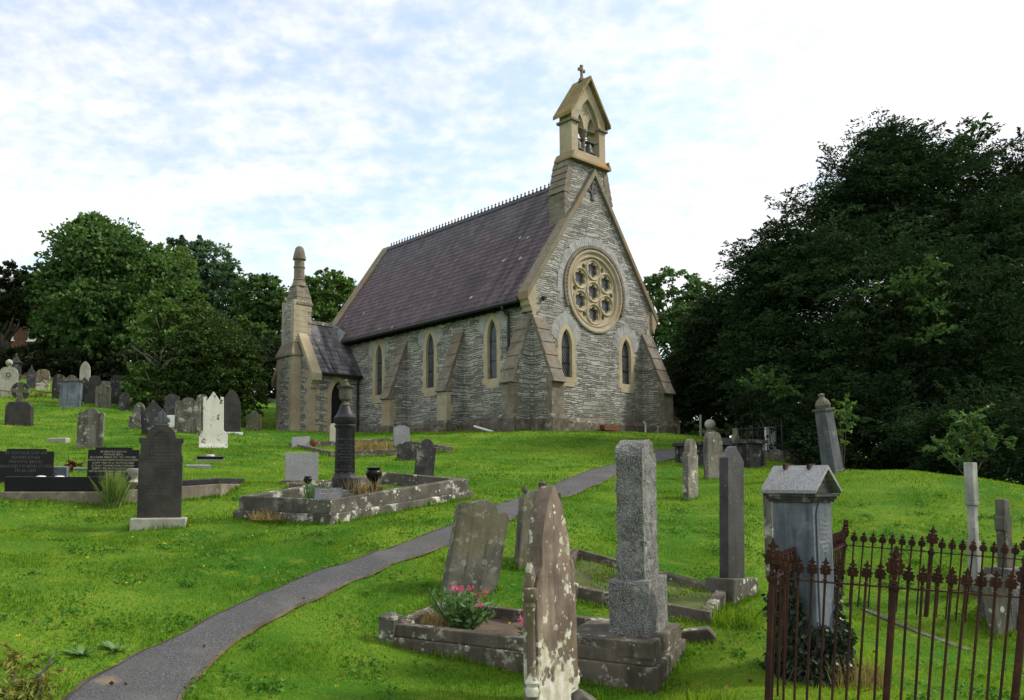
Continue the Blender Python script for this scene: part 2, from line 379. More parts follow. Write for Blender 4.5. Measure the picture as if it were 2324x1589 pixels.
M = {}
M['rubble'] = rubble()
M['sand'] = sandstone('dressed_sandstone', (.31, .265, .18), (.43, .375, .265), (.27, .17, .08), .55)
M['cream'] = sandstone('cream_window_stone', (.37, .315, .20), (.49, .43, .295), (.29, .19, .09), .45)
M['brownstone'] = sandstone('weathered_brown_stone', (.13, .112, .086), (.235, .208, .16), (.17, .11, .058), .4)
M['coping'] = sandstone('coping_stone', (.165, .14, .10), (.26, .225, .16), (.25, .13, .04), .6)
M['orange'] = sandstone('orange_lichen_stone', (.22, .17, .10), (.30, .23, .12), (.38, .17, .035), .8)
M['bellroof'] = sandstone('yellow_lichen_roof_stone', (.17, .14, .075), (.29, .215, .075), (.10, .085, .045), .7)
M['greyvous'] = gravemat('grey_slate_voussoirs', (.27, .275, .265), (.42, .42, .40), la=.3, streak=.2, spots=.25)
M['roof'] = slate_roof('purple_slate_roof', (.052, .031, .036), (.112, .068, .074), (.82, 1.25, 1.2), 8.7, 1.6, 1, 1.235)
M['roof2'] = slate_roof('grey_slate_roof', (.075, .072, .080), (.19, .185, .195), (1., 1., 1.), 9.0, 2, 0, 1.2)
M['glass_x'] = leaded('leaded_glass', 0); M['glass_y'] = leaded('leaded_glass_side', 1)
M['iron'] = plain('black_iron', (.012, .012, .013), .45, .4)
M['lead'] = plain('lead_flashing', (.30, .31, .33), .5)
M['bronze'] = plain('dark_bronze', (.045, .05, .038), .5, .4); M['rustbell'] = plain('brown_bronze', (.09, .055, .035), .6)
M['rust'] = gravemat('rusty_iron', (.026, .011, .008), (.060, .024, .013), lich=(.12, .05, .022), la=.6, ls=18, streak=.3, spots=0, rough=.8)
M['dark'] = plain('dark_timber', (.012, .010, .009), .8)
M['slate'] = gravemat('dark_slate', (.022, .022, .023), (.058, .056, .055), la=.4, spots=.4, lines=.2)
M['slateclean'] = gravemat('clean_dark_slate', (.034, .033, .036), (.062, .059, .060), la=.1, spots=.15, streak=.2, lines=.15, rough=.6)
M['slatebrown'] = gravemat('brown_black_slate', (.026, .025, .025), (.060, .054, .044), lich=(.09, .075, .04), la=.5, ls=2.5, spots=0.0, streak=.15, lines=.2, rough=.62)
M['slateblue'] = gravemat('blue_grey_slate', (.085, .10, .125), (.17, .19, .22), la=.15, spots=.1, streak=.7, rough=.55)
M['lichen'] = gravemat('lichened_grey_stone', (.085, .080, .062), (.19, .18, .145), lich=(.58, .58, .50), la=.85, spots=.95, streak=.75)
M['lichen2'] = gravemat('streaked_grey_stone', (.07, .067, .052), (.145, .138, .105), lich=(.42, .42, .37), la=.4, ls=9, spots=.4, streak=.8, moss=.35)
M['brown'] = gravemat('brown_lichen_stone', (.11, .080, .064), (.25, .195, .145), lich=(.66, .64, .55), la=.95, ls=3.0, spots=1.0, streak=.5, moss=.35, lowl=.9)
M['pale'] = gravemat('pale_grey_stone', (.30, .29, .235), (.40, .385, .31), la=.4, spots=.4, streak=.3, moss=.25)
M['white'] = gravemat('white_marble_black_lichen', (.60, .59, .50), (.70, .68, .58), lich=(.09, .09, .085), la=1.0, ls=6.0, streak=.12, spots=0)
M['granite'] = gravemat('grey_granite', (.065, .065, .06), (.14, .14, .13), la=.35, spots=.35, streak=.4, grain=.5)
M['granitel'] = gravemat('smooth_grey_granite', (.20, .20, .205), (.27, .27, .275), la=.05, spots=.05, streak=.1, grain=.4, rough=.5, lines=.2)
M['kerb'] = gravemat('lichened_kerb_stone', (.065, .055, .043), (.145, .122, .093), lich=(.62, .60, .52), la=.7, ls=7, spots=.9, streak=.5)
M['kerbw'] = gravemat('white_spotted_kerb', (.06, .056, .046), (.125, .115, .093), lich=(.68, .67, .60), la=1.0, ls=3.6, spots=1.0, streak=.4)
M['conc'] = gravemat('brown_concrete', (.14, .115, .085), (.22, .185, .14), la=.3, spots=.3, streak=.5)
M['black'] = gravemat('polished_black_granite', (.006, .006, .007), (.010, .010, .011), la=0, spots=0, streak=0, rough=.3, spec=.18)
M['blackmatt'] = gravemat('dull_black_granite', (.020, .019, .021), (.036, .034, .036), la=.12, spots=.1, streak=.35, rough=.45, spec=.2)
M['gold'] = plain('pale_lettering', (.34, .31, .23), .5); M['grey_letters'] = plain('grey_lettering', (.07, .068, .064), .5)
M['whitepaint'] = plain('white_paint', (.72, .72, .70), .5, var=.08); M['terra'] = plain('terracotta', (.17, .055, .032), .8)
M['soil'] = gravemat('brown_grave_soil', (.05, .036, .024), (.12, .09, .062), la=.3, ls=30, lich=(.22, .19, .15), spots=0, streak=0)
M['mossy'] = gravemat('mossy_grave_fill', (.05, .055, .018), (.085, .12, .022), la=.6, ls=11, lich=(.08, .11, .015), spots=0, streak=0)
M['bark'] = gravemat('tree_bark', (.045, .038, .028), (.09, .078, .058), la=.3, spots=0, streak=.6)
M['brick'] = gravemat('house_brick', (.10, .048, .032), (.17, .085, .055), la=.0, spots=0, streak=.2)
M['slategrey'] = gravemat('grey_slate', (.06, .066, .075), (.115, .122, .132), la=.2, spots=.15, streak=.6, rough=.6)
M['plinth'] = gravemat('stained_plinth_stone', (.075, .060, .046), (.17, .145, .115), lich=(.55, .54, .47), la=.7, ls=3.2, spots=.6, streak=.3)
M['flaky'] = gravemat('flaking_white_post', (.22, .22, .20), (.42, .42, .38), la=.5, ls=6, lich=(.10, .10, .09), spots=.3, streak=.5)
M['glass_rose'] = leaded('rose_glass', 0, (.04, .046, .055))  # paler grey-blue base colour paints a reflection into the rose panes
def leafmat(name, ca, cb, trans=.25, rough=.6, spec=.12):
    m_ = bpy.data.materials.new(name); m_.use_nodes = True; t = NT(m_.node_tree); t.nt.nodes.clear()
    o = t.n('ShaderNodeOutputMaterial'); at = t.n('ShaderNodeAttribute', attribute_name='tint')
    c = t.mix(at.outputs['Fac'], ca, cb)
    d = t.n('ShaderNodeBsdfPrincipled'); t.put(d.inputs['Base Color'], c); d.inputs['Roughness'].default_value = rough; d.inputs['Specular IOR Level'].default_value = spec
    tr = t.n('ShaderNodeBsdfTranslucent'); t.put(tr.inputs[0], t.mix(1.0, c, (1.25, 1.3, .6), 'MULTIPLY'))
    ms = t.n('ShaderNodeMixShader'); ms.inputs[0].default_value = trans
    t.L.new(d.outputs[0], ms.inputs[1]); t.L.new(tr.outputs[0], ms.inputs[2]); t.L.new(ms.outputs[0], o.inputs[0]); return m_
M['leaf_mid'] = leafmat('broad_leaf_green', (.028, .072, .020), (.125, .215, .062))
M['leaf_blue'] = leafmat('bluish_leaf_green', (.030, .075, .036), (.125, .205, .110))
M['leaf_bright'] = leafmat('fresh_leaf_green', (.045, .10, .022), (.15, .24, .058))
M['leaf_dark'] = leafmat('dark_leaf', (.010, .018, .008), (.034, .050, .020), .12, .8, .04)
M['leaf_bush'] = leafmat('olive_bush_leaf', (.015, .040, .010), (.095, .140, .032), .15)
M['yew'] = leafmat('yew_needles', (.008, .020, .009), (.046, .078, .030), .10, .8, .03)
M['ivy'] = leafmat('ivy_leaf', (.014, .024, .014), (.085, .115, .075), .1, .35)
M['herb'] = leafmat('herb_leaf', (.07, .15, .045), (.17, .29, .12), .25)
M['dry'] = leafmat('dry_grass_blades', (.22, .15, .06), (.36, .27, .12), .2)
M['pinkfl'] = leafmat('pink_petals', (.60, .05, .22), (.80, .20, .42), .2); M['yellowfl'] = leafmat('yellow_petals', (.75, .55, .02), (.85, .65, .05), .2)
M['autumn'] = leafmat('yellowing_leaf', (.09, .14, .025), (.30, .27, .06), .25)
M['grassblade'] = leafmat('grass_blades', (.040, .136, .008), (.272, .378, .030), .36)
M['tuft'] = leafmat('feathery_grass', (.10, .17, .03), (.26, .34, .10), .25)

# ------------------------------------------------------------------ ground, path
def inpoly(px, py, poly):
    r = np.zeros(px.shape, bool); n = len(poly)
    for i in range(n):
        x0, y0 = poly[i]; x1, y1 = poly[(i + 1) % n]
        c = ((y0 > py) != (y1 > py)); r ^= c & (px < (x1 - x0) * (py - y0) / ((y1 - y0) or 1e-9) + x0)
    return r
PL = [hit(*q)[:2] for q in [(40,1660),(150,1589),(225,1535),(300,1490),(420,1440),(560,1362),(700,1305),(850,1258),(960,1218),(1030,1190),(1150,1140),(1290,1085),(1400,1052),(1490,1022)]] + [(8.7,27.0),(10.6,32.),(12.4,37.)]
PR = [hit(*q)[:2] for q in [(370,1660),(405,1589),(440,1535),(540,1450),(700,1364),(850,1301),(1000,1249),(1080,1217),(1160,1182),(1270,1131),(1390,1082),(1490,1050)]] + [(9.9,26.0),(12.3,31.),(14.6,37.)]
def resample(pts, n):
    a = np.array([(q[0], q[1]) for q in pts], float); d = np.r_[0, np.cumsum(np.hypot(*np.diff(a, axis=0).T))]
    t = np.linspace(0, d[-1], n); a = np.c_[np.interp(t, d, a[:, 0]), np.interp(t, d, a[:, 1])]
    for _ in range(3): a[1:-1] = (a[:-2] + 2 * a[1:-1] + a[2:]) / 4
    return a
NP_ = 170
EL, ER = resample(PL, NP_), resample(PR, NP_)
rs = np.random.RandomState(4)
EL += np.c_[rs.normal(0, .011, NP_), rs.normal(0, .011, NP_)]; ER += np.c_[rs.normal(0, .011, NP_), rs.normal(0, .011, NP_)]
PATHPOLY = [tuple(q) for q in EL] + [tuple(q) for q in ER[::-1]]
def grid_mesh(name, xs, ys, zf, mat):
    gx, gy = np.meshgrid(xs, ys); gz = zf(gx, gy); nx, ny = len(xs), len(ys)
    v = np.c_[gx.ravel(), gy.ravel(), gz.ravel()]
    i = np.arange(nx * ny).reshape(ny, nx)
    f = np.c_[i[:-1, :-1].ravel(), i[:-1, 1:].ravel(), i[1:, 1:].ravel(), i[1:, :-1].ravel()]
    me = raw_mesh(name, v, f, mat)
    me.polygons.foreach_set('use_smooth', np.ones(len(f), bool)); return me
def raw_mesh(name, v, f, mat, tint=None):
    k = f.shape[1]; me = bpy.data.meshes.new(name); me.vertices.add(len(v)); me.vertices.foreach_set('co', np.ascontiguousarray(v, np.float32).ravel())
    me.loops.add(f.size); me.loops.foreach_set('vertex_index', np.ascontiguousarray(f, np.int32).ravel())
    me.polygons.add(len(f)); me.polygons.foreach_set('loop_start', np.arange(0, f.size, k, dtype=np.int32)); me.polygons.foreach_set('loop_total', np.full(len(f), k, np.int32))
    if tint is not None:
        a = me.attributes.new('tint', 'FLOAT', 'POINT'); a.data.foreach_set('value', np.ascontiguousarray(tint, np.float32))
    me.update(calc_edges=True); me.materials.append(mat); return me
def rawobj(name, v, f, mat, parent=None, tint=None):
    o = bpy.data.objects.new(name, raw_mesh(name, v, f, mat, tint)); COL.objects.link(o)
    if parent is not None: o.parent = parent
    return o
g_, t, b = newmat('lawn', .95, .1); co = objco(t, False)
n1 = t.noise(co, .45, 5, .6); n2 = t.noise(co, 3.2, 6, .7); n3 = t.noise(co, 26., 4, .7)
c = t.mix(t.step(n1, .35, .66), (.035, .124, .007), (.13, .22, .016))
c = t.mix(t.math('MULTIPLY', t.step(n2, .5, .72), .55), c, (.26, .28, .035))
c = t.mix(t.math('MULTIPLY', t.step(n3, .45, .7), .5), c, (.03, .095, .006))
c = t.mix(t.math('MULTIPLY', t.step(t.noise(co, 1.3, 5, .7), .62, .74), .5), c, (.16, .13, .05))
t.put(b.inputs['Base Color'], c); t.put(b.inputs['Normal'], t.bump(t.math('ADD', n3, n2), .8, .05))
def geo(a, b_, s, n): return a + (b_ - a) * (np.geomspace(1, 1 + s, n) - 1) / s
xs = np.r_[-geo(33, 600, 60, 26)[::-1], np.arange(-32.8, 26, .2), geo(26, 600, 60, 26)]
ys = np.r_[-geo(14, 300, 40, 10)[::-1], np.linspace(-12, 2.4, 14), np.arange(2.6, 42, .17), np.arange(42, 95, .9), geo(95, 800, 40, 16)]
def zground(gx, gy):
    z = H(gx, gy); z = z - .035 * inpoly(gx, gy, PATHPOLY)
    for cx, cy, r_, d_ in DENTS: z = z - d_ * np.exp(-((gx - cx) ** 2 + ((gy - cy) * 1.6) ** 2) / r_ ** 2)
    return z
_d = hit(150, 1205); DENTS = [(_d.x, _d.y, .8, .13)]
go = bpy.data.objects.new('ground', grid_mesh('ground', xs, ys, zground, g_)); COL.objects.link(go)
tag(go, 'green mown churchyard lawn sloping up to the church', kind='structure', cat='ground')
a_, t, b = newmat('asphalt', .9, .25); co = objco(t, False)
n = t.noise(co, 60., 3, .6); n2 = t.noise(co, 2.0, 5, .6)
c = t.mix(t.step(n, .35, .7), (.042, .042, .043), (.098, .097, .099)); c = t.mix(t.math('MULTIPLY', t.step(n2, .4, .75), .45), c, (.13, .126, .122))
c = t.mix(t.step(t.vor(co, 28.), .13, .09), c, (.26, .25, .25))
_s = hit(243, 1550); dd = t.vmath('SUBTRACT', co, (_s.x, _s.y, _s.z)); dd = t.vmath('MULTIPLY', dd, (1., .8, 0.))
c = t.mix(t.math('MULTIPLY', t.step(t.math('ADD', t.vmath('LENGTH', dd), t.math('MULTIPLY', t.noise(co, 14, 3), .08)), .16, .08), .6), c, (.22, .165, .095))
c = t.mix(t.math('MULTIPLY', t.step(t.noise(co, .9, 6, .7), .52, .66), .5), c, (.075, .075, .06))
t.put(b.inputs['Base Color'], c); t.put(b.inputs['Normal'], t.bump(n, .7, .008))
NA = 7; A_ = np.linspace(0, 1, NA)[None, :, None]; pv = EL[:, None] * (1 - A_) + ER[:, None] * A_; px_, py_ = pv[..., 0].ravel(), pv[..., 1].ravel()
pz_ = H(px_, py_) + .006 + np.tile(.018 * np.sin(np.pi * np.linspace(0, 1, NA)), NP_)
ii = np.arange(NP_ * NA).reshape(NP_, NA); pf = np.c_[ii[:-1, :-1].ravel(), ii[:-1, 1:].ravel(), ii[1:, 1:].ravel(), ii[1:, :-1].ravel()]
po = rawobj('path', np.c_[px_, py_, pz_], pf, a_); tag(po, 'narrow grey asphalt path curving up to the church', kind='structure', cat='path')
# bare soil verge along the path edge
sv = []; sf = []
vrs = np.random.RandomState(7)
def verge(E_, O_, name):
    d = (E_ - O_); d /= np.hypot(*d.T)[:, None]; w_ = .015 + .05 * np.abs(np.convolve(vrs.normal(0, 1, NP_), np.ones(5) / 5, 'same'))
    a = E_ - d * .02; b_ = E_ + d * w_[:, None]; p_ = np.concatenate([a, b_]); z = H(p_[:, 0], p_[:, 1]) + np.r_[np.full(NP_, .016), np.full(NP_, .004)]
    i = np.arange(NP_ - 1); return np.c_[p_, z], np.c_[i, i + 1, i + 1 + NP_, i + NP_]
v1, f1 = verge(EL, ER, 'l'); v2, f2 = verge(ER, EL, 'r')
tag(rawobj('path_verge', np.r_[v1, v2], np.r_[f1, f2 + len(v1)], M['soil']), 'strip of bare brown soil along the path edges', kind='structure', cat='path')
_dl = (ER - EL) / np.hypot(*(ER - EL).T)[:, None] * .06
NOGRASS = [[tuple(q) for q in EL + _dl] + [tuple(q) for q in (ER - _dl)[::-1]]]

# ------------------------------------------------------------------ the church
TH = math.atan2(HZ, 3300 - PX); _r = ray(1211, 985); CX0 = float(_r[0] / _r[1] * 30.0); CZ = 3.3
church = empty('church', (CX0, 30.0, CZ), TH, 'small grey stone church with purple slate roof, rose window and bellcote', 'church')
def cw(x, y): return (CX0 + x * math.cos(TH) - y * math.sin(TH), 30.0 + x * math.sin(TH) + y * math.cos(TH))
NOGRASS.append([cw(-.3, -.3), cw(7.3, -.3), cw(7.3, 14.5), cw(-.3, 14.5)]); NOGRASS.append([cw(-3.1, 11.3), cw(0, 11.3), cw(0, 14.5), cw(-3.1, 14.5)])
W = 7.1; XC = 3.55; SL = 1.41
LX = [1.83, 5.42]; RZ = (3.52, 5.88); SY = [2.17, 6.0, 9.73]
hol = [lancet(x, 2.29, .40, 4.33, .75) for x in LX] + [arc(RZ[0], RZ[1], 1.66, 0, 360, 48)[:-1]]
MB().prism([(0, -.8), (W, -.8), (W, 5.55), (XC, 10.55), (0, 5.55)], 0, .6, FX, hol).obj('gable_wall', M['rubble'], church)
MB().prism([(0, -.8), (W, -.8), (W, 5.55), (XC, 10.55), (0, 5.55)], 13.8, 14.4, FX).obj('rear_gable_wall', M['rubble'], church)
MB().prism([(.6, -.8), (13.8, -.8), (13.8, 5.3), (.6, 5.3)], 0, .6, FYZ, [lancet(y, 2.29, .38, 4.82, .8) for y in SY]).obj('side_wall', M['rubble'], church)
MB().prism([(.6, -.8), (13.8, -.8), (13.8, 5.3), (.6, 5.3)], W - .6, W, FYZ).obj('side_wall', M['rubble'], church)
# plinth
m = MB(); pf_ = [(-.13, -.8), (-.13, .66), (-.003, .84), (.3, .84), (.3, -.8)]
m.prism(pf_, -.13, W + .13, FYZ); m.prism(pf_, .31, 11.4, lambda a, b, c: (a, c, b)); m.prism([(W - a, b) for a, b in pf_], .31, 14.4, lambda a, b, c: (a, c, b))
m.obj('plinth', M['plinth'], church)
# dressed quoins at the gable corners above the buttresses
m = MB()
for k in range(5):
    z0 = 4.45 + k * .24; l = .30 if k % 2 else .20
    m.box(-.006, l, -.006, .24 if k % 2 else .34, z0, z0 + .235)
for k in range(5):
    z0 = 4.3 + k * .24; m.box(W - (.30 if k % 2 else .20), W + .006, -.006, .35, z0, z0 + .235)
m.halves(0, 3.5, 'quoin', M['sand'], church)
# copings and kneelers
def coping(y0, y1, nm):
    vt = .31; x0 = -.36
    top = [(x0, 5.55 + x0 * SL + vt), (XC, 5.55 + XC * SL + vt), (W - x0, 5.55 + x0 * SL + vt)]; bot = [(a, b - vt + .005) for a, b in reversed(top)]
    MB().prism(top + bot, y0, y1, FX).obj('gable_coping', M['coping'], church, bevel=.02)
    k = MB()
    for s in (-1, 1):
        pr = [(-.34, 5.06), (-.003, 5.53), (-.003, 4.80), (-.08, 4.62), (-.13, 4.62), (-.15, 4.78), (-.24, 4.86), (-.27, 5.0)]
        pr = [(a if s < 0 else W - a, b) for a, b in pr]; k.prism(pr, y0 + .03, y1 - .02, FX)
    k.obj('kneeler', M['sand'], church, bevel=.015)
coping(-.12, .40, 'front'); coping(13.86, 14.5, 'rear')
# slate roof laid in lapped courses
def roof_side(sgn, name='roof'):
    n = 25; x0 = -.42; pts = []
    X_ = lambda a: a if sgn < 0 else W - a
    for i in range(n):
        xa = x0 + (XC - x0) * i / n; xb = x0 + (XC - x0) * (i + 1) / n
        za = 5.55 + xa * SL + .20; zb = 5.55 + xb * SL + .20
        pts += [(X_(xa), za + .018), (X_(xb), zb - .006)]
    pts += [(X_(XC), 5.55 + XC * SL + .08), (X_(x0), 5.55 + x0 * SL + .08)]
    return pts
m = MB(); m.prism(roof_side(-1), .401, 13.859, FX); m.prism(roof_side(1), .401, 13.859, FX); m.obj('roof', M['roof'], church)
zr = 5.55 + XC * SL + .2
m = MB(); m.prism([(XC - .16, zr - .16), (XC, zr + .06), (XC + .16, zr - .16), (XC, zr - .05)], .42, 13.84, FX)
y = 1.0
while y < 13.8:
    q = [(0, 0), (.09, 0), (.05, .07), (.02, .07), (.02, .12), (.06, .13), (.06, .17), (.02, .18), (.0, .24), (-.02, .18), (-.06, .17), (-.06, .13), (-.02, .12), (-.02, .07), (-.05, .07), (-.09, 0)]
    m.prism([(y + a * .8, zr + .05 + b * .85) for a, b in q[1:]], XC - .015, XC + .015, FYZ); y += .235
m.obj('ridge_cresting', M['iron'], church)
m = MB(); m.box(-.10, -.002, .45, 13.85, 4.92, 5.16)
yb = .6
while yb < 13.6: m.box(-.22, -.101, yb, yb + .10, 4.86, 5.06); yb += .62
m.obj('eaves_board', M['dark'], church)
m = MB(); m.tube([(-.44, .3, 5.02), (-.44, 11.9, 5.02)], .075, 10); m.obj('gutter', M['iron'], church)
m = MB(); m.tube([(-.44, 1.14, 5.0), (-.44, 1.14, 4.86), (-.12, 1.14, 4.62), (-.12, 1.14, .2)], .052, 10); m.lathe([(.075, 3.3), (.075, 3.42)], 10, Matrix.Translation((-.12, 1.14, 0))); m.lathe([(.09, 4.66), (.09, 4.82)], 10, Matrix.Translation((-.2, 1.14, 0))); m.obj('downpipe', M['iron'], church)
# windows
def window(cx, f, hw, z0, za, rise, glass, dep, sgn):
    """f maps (along, z, outward depth)"""
    fr = MB(); out_ = lancet(cx, z0 - .14, hw + .20, za + .23, rise + .13); inn = lancet(cx, z0 + .06, hw, za, rise)
    fr.prism(out_, -.012, .17, f, [inn])
    n = int((za - rise - z0) / .25)
    for i in range(n):
        zz0 = z0 - .12 + i * .25
        if i % 2 == 0:
            for s in (-1, 1):
                a0 = cx + s * (hw + .201); a1 = cx + s * (hw + .26 + .04 * ((i // 2 + (s > 0)) % 2)); fr.prism([(min(a0, a1), zz0), (max(a0, a1), zz0), (max(a0, a1), zz0 + .24), (min(a0, a1), zz0 + .24)], -.010, .05, f)
    fr.prism([(cx - hw - .12, z0 - .30), (cx + hw + .12, z0 - .30), (cx + hw + .12, z0 - .141), (cx - hw - .12, z0 - .141)], -.02, .10, f)
    wo = fr.obj('window', M['cream'], church, bevel=.012)
    g = MB(); g.prism(lancet(cx, z0, hw + .01, za + .01, rise), .12, .14, f); g.obj('pane', glass, wo)
    b = MB()
    for k in (1, 2):
        zz = z0 + (za - z0) * k / 3.1; b.prism([(cx - hw, zz - .012), (cx + hw, zz - .012), (cx + hw, zz + .012), (cx - hw, zz + .012)], .09, .118, f)
    b.obj('glazing_bar', M['iron'], wo)
    v = MB(); zs = za - rise + .1; rr = random.Random(int(cx * 100)); n = 15   # radiating slates over the arch
    o_ = lancet(cx, zs - .1, hw + .205, za + .235, rise + .13, 12)[1:-1]; q_ = lancet(cx, zs - .1, hw + .62, za + .70, rise + .34, 12)[1:-1]
    for i in range(len(o_) - 1):
        a, b_, c_, d_ = Vector(o_[i]), Vector(o_[i + 1]), Vector(q_[i + 1]), Vector(q_[i]); e = rr.uniform(.80, 1.0)
        for h0, h1 in ((0., .47), (.5, .97)):
            P0 = a.lerp(b_, h0); P1 = a.lerp(b_, h1); Q1 = P1.lerp(d_.lerp(c_, h1), e); Q0 = P0.lerp(d_.lerp(c_, h0), e)
            v.prism([tuple(P0), tuple(P1), tuple(Q1), tuple(Q0)], -.008 - rr.random() * .008, .08, f)
    v.obj('relieving_arch', M['greyvous'], church)
for x in LX: window(x, lambda a, b, c: (a, c, b), .29, 2.29, 4.2, .62, M['glass_x'], 0, 1)
for y in SY: window(y, lambda a, b, c: (c, a, b), .26, 2.29, 4.68, .66, M['glass_y'], 0, 1)
# rose window
RM = Matrix.Translation((RZ[0], 0, RZ[1])) @ Matrix.Rotation(R(90), 4, 'X')     # lathe axis to -y
m = MB(); m.lathe([(1.66, -.05), (1.66, .055), (1.60, .075), (1.55, .06), (1.52, .02), (1.44, .0), (1.40, .02), (1.36, .01), (1.33, -.06), (1.30, -.10), (1.30, -.20)], 64, RM, cap=False)
rose = m.obj('rose_window', M['sand'], church, smooth=True)
m = MB(); r_ = random.Random(2)
for i in range(43):                                     # dogtooth hood over the upper part
    a = R(-24 + 228 * i / 42); c_, s_ = math.cos(a), math.sin(a); T = Matrix.Translation((RZ[0] + 1.70 * c_, 0, RZ[1] + 1.70 * s_)) @ Matrix.Rotation(-a, 4, 'Y')
    m.add([T @ Vector(q) for q in [(-.05, 0, -.05), (.06, 0, -.05), (.06, 0, .05), (-.05, 0, .05), (0, -.13, 0)]], [(0, 1, 2, 3), (0, 1, 4), (1, 2, 4), (2, 3, 4), (3, 0, 4)])
hp = arc(RZ[0], RZ[1], 1.83, -26, 206, 46) + arc(RZ[0], RZ[1], 1.70, 206, -26, 46); m.prism(hp, -.07, .02, FX)
m.obj('hood_mould', M['brownstone'], rose)
m = MB(); lob = []
def foil(cx, cz, r, n=6, ph=90.):
    d = r * .63; a = r * .37; o_ = []
    for i in range(72):
        th_ = R(i * 5 + .01); ph_ = ((math.degrees(th_) - ph) % 60); ph_ = R(ph_ if ph_ < 30 else ph_ - 60)
        rr = d * math.cos(ph_) + math.sqrt(max(0, a * a - (d * math.sin(ph_)) ** 2)); o_.append((cx + rr * math.cos(th_), cz + rr * math.sin(th_)))
    return o_
cen = [RZ] + [(RZ[0] + .89 * math.cos(R(90 + 60 * i)), RZ[1] + .89 * math.sin(R(90 + 60 * i))) for i in range(6)]
sm = [(RZ[0] + 1.10 * math.cos(R(60 + 60 * i)), RZ[1] + 1.10 * math.sin(R(60 + 60 * i))) for i in range(6)]
m.prism(arc(RZ[0], RZ[1], 1.32, 0, 360, 64)[:-1], .07, .19, FX, [foil(a, b, .315) for a, b in cen] + [arc(a, b, .105, 0, 360, 14)[:-1] for a, b in sm])
for a, b in cen:

    n = 40; vs = []; fs = []
    for i in range(n):
        th_ = 2 * math.pi * i / n
        for rr, yy in ((.445, .071), (.43, .035), (.40, .022), (.37, .035), (.355, .071)): vs.append((a + rr * math.cos(th_), yy, b + rr * math.sin(th_)))
    for i in range(n):
        for k in range(4): j = (i + 1) % n; fs.append((i * 5 + k, i * 5 + k + 1, j * 5 + k + 1, j * 5 + k))
    m.add(vs, fs)
m.obj('tracery', M['cream'], rose)
m = MB(); m.prism(arc(RZ[0], RZ[1], 1.34, 0, 360, 48)[:-1], .20, .23, FX); m.obj('pane', M['glass_rose'], rose)
v = MB(); rr = random.Random(5)
a0 = -14.
while a0 < 194:
    a1 = a0 + rr.uniform(3.0, 4.6); ro = 2.14 + rr.uniform(-.06, .05)
    v.prism(arc(RZ[0], RZ[1], 1.84, a0 + .15, a1 - .15, 2) + arc(RZ[0], RZ[1], ro, a1 - .15, a0 + .15, 2), -.008 - rr.random() * .01, .1, FX); a0 = a1
v.obj('relieving_arch', M['greyvous'], church)
# buttresses
def buttress(parent, T, wd, dep=.92, zt=4.52, zc=2.03, pl=.66, steps=5):
    """local: x across (0..wd), y outward = -d"""
    f = lambda a, b, c: tuple(T @ Vector((c, -a, b)))
    m = MB(); m.prism([(0, -.9), (dep, -.9), (dep, zc), (.06, zt - .05), (0, zt - .05)], 0, wd, f)
    m.prism([(dep + .001, -.9), (dep + .12, -.9), (dep + .12, pl), (dep + .001, pl + .16)], -.10, wd + .10, f, mi=1)
    for c0, c1 in ((-.10, -.001), (wd + .001, wd + .10)): m.prism([(0, -.9), (dep, -.9), (dep, pl), (0, pl)], c0, c1, f, mi=1)
    o = m.obj('buttress', [M['rubble'], M['plinth']], parent)
    s = MB(); L0 = Vector((dep + .07, zc - .03)); L1 = Vector((0.0, zt)); n = steps
    for i in range(n):
        a = L0.lerp(L1, i / n); b_ = L0.lerp(L1, (i + 1) / n); d = (L1 - L0).normalized(); nrm = Vector((d.y, -d.x)) * (-1 if Vector((d.y, -d.x)).x < 0 else 1)
        s.prism([tuple(a - d * .06 + nrm * .06), tuple(b_ + nrm * .03), tuple(b_ - nrm * .06), tuple(a - nrm * .06)], -.018, wd + .018, f)
    s.prism([(dep - .25, zc - .09), (dep + .075, zc - .09), (dep + .075, zc - .035), (dep - .25, zc + .3)], -.03, wd + .03, f)
    s.obj('weathering', M['brownstone'], o, bevel=.012)
    q = MB(); z = pl + .16; i = 0; rr = random.Random(int(wd * 1000 + dep * 77))
    while z < zc - .14:
        h = min(rr.choice((.22, .3, .36)), zc - .105 - z); l = (.20, .34)[i % 2]
        q.box(-.006, wd + .006, -dep - .006, -dep + l, z, z + h - .006, M=T); z += h; i += 1
    q.obj('quoin', M['sand'] if wd < .61 else M['brownstone'], o)
    return o
RZ_ = lambda a: Matrix.Rotation(R(a), 4, 'Z')
for y0 in (3.80, 7.60): buttress(church, Matrix.Translation((0, y0 + .58, 0)) @ RZ_(-90), .58)
buttress(church, Matrix.Translation((0, .70, 0)) @ RZ_(-90), .64)
buttress(church, Matrix.Translation((0.0, 0, 0)), .62)
buttress(church, Matrix.Translation((W - .62, 0, 0)), .62, 1.0)
# fleur-de-lis tie plate
fl = [(0, .40), (.07, .22), (.05, .06), (.13, .10), (.17, .2), (.26, .16), (.26, .02), (.16, .02), (.10, -.02), (.12, -.08), (.06, -.08), (.06, -.22), (.12, -.34), (.04, -.27), (0, -.38)]
fl = fl + [(-a, b) for a, b in reversed(fl[1:-1])]
MB().prism([(3.44 + a * .95, 9.88 + b) for a, b in fl], -.05, -.015, FX).obj('fleur_de_lis', M['iron'], church)
m = MB(); m.box(.46, .62, -.16, -.02, 5.16, 5.24); m.tube([(.55, -.003, 5.12), (.55, -.08, 5.12), (.55, -.09, 5.17)], .018, 6); m.obj('floodlight', M['iron'], church)
m = MB(); m.box(-.30, -.18, .12, .24, 4.52, 4.60); m.obj('floodlight', M['iron'], church)
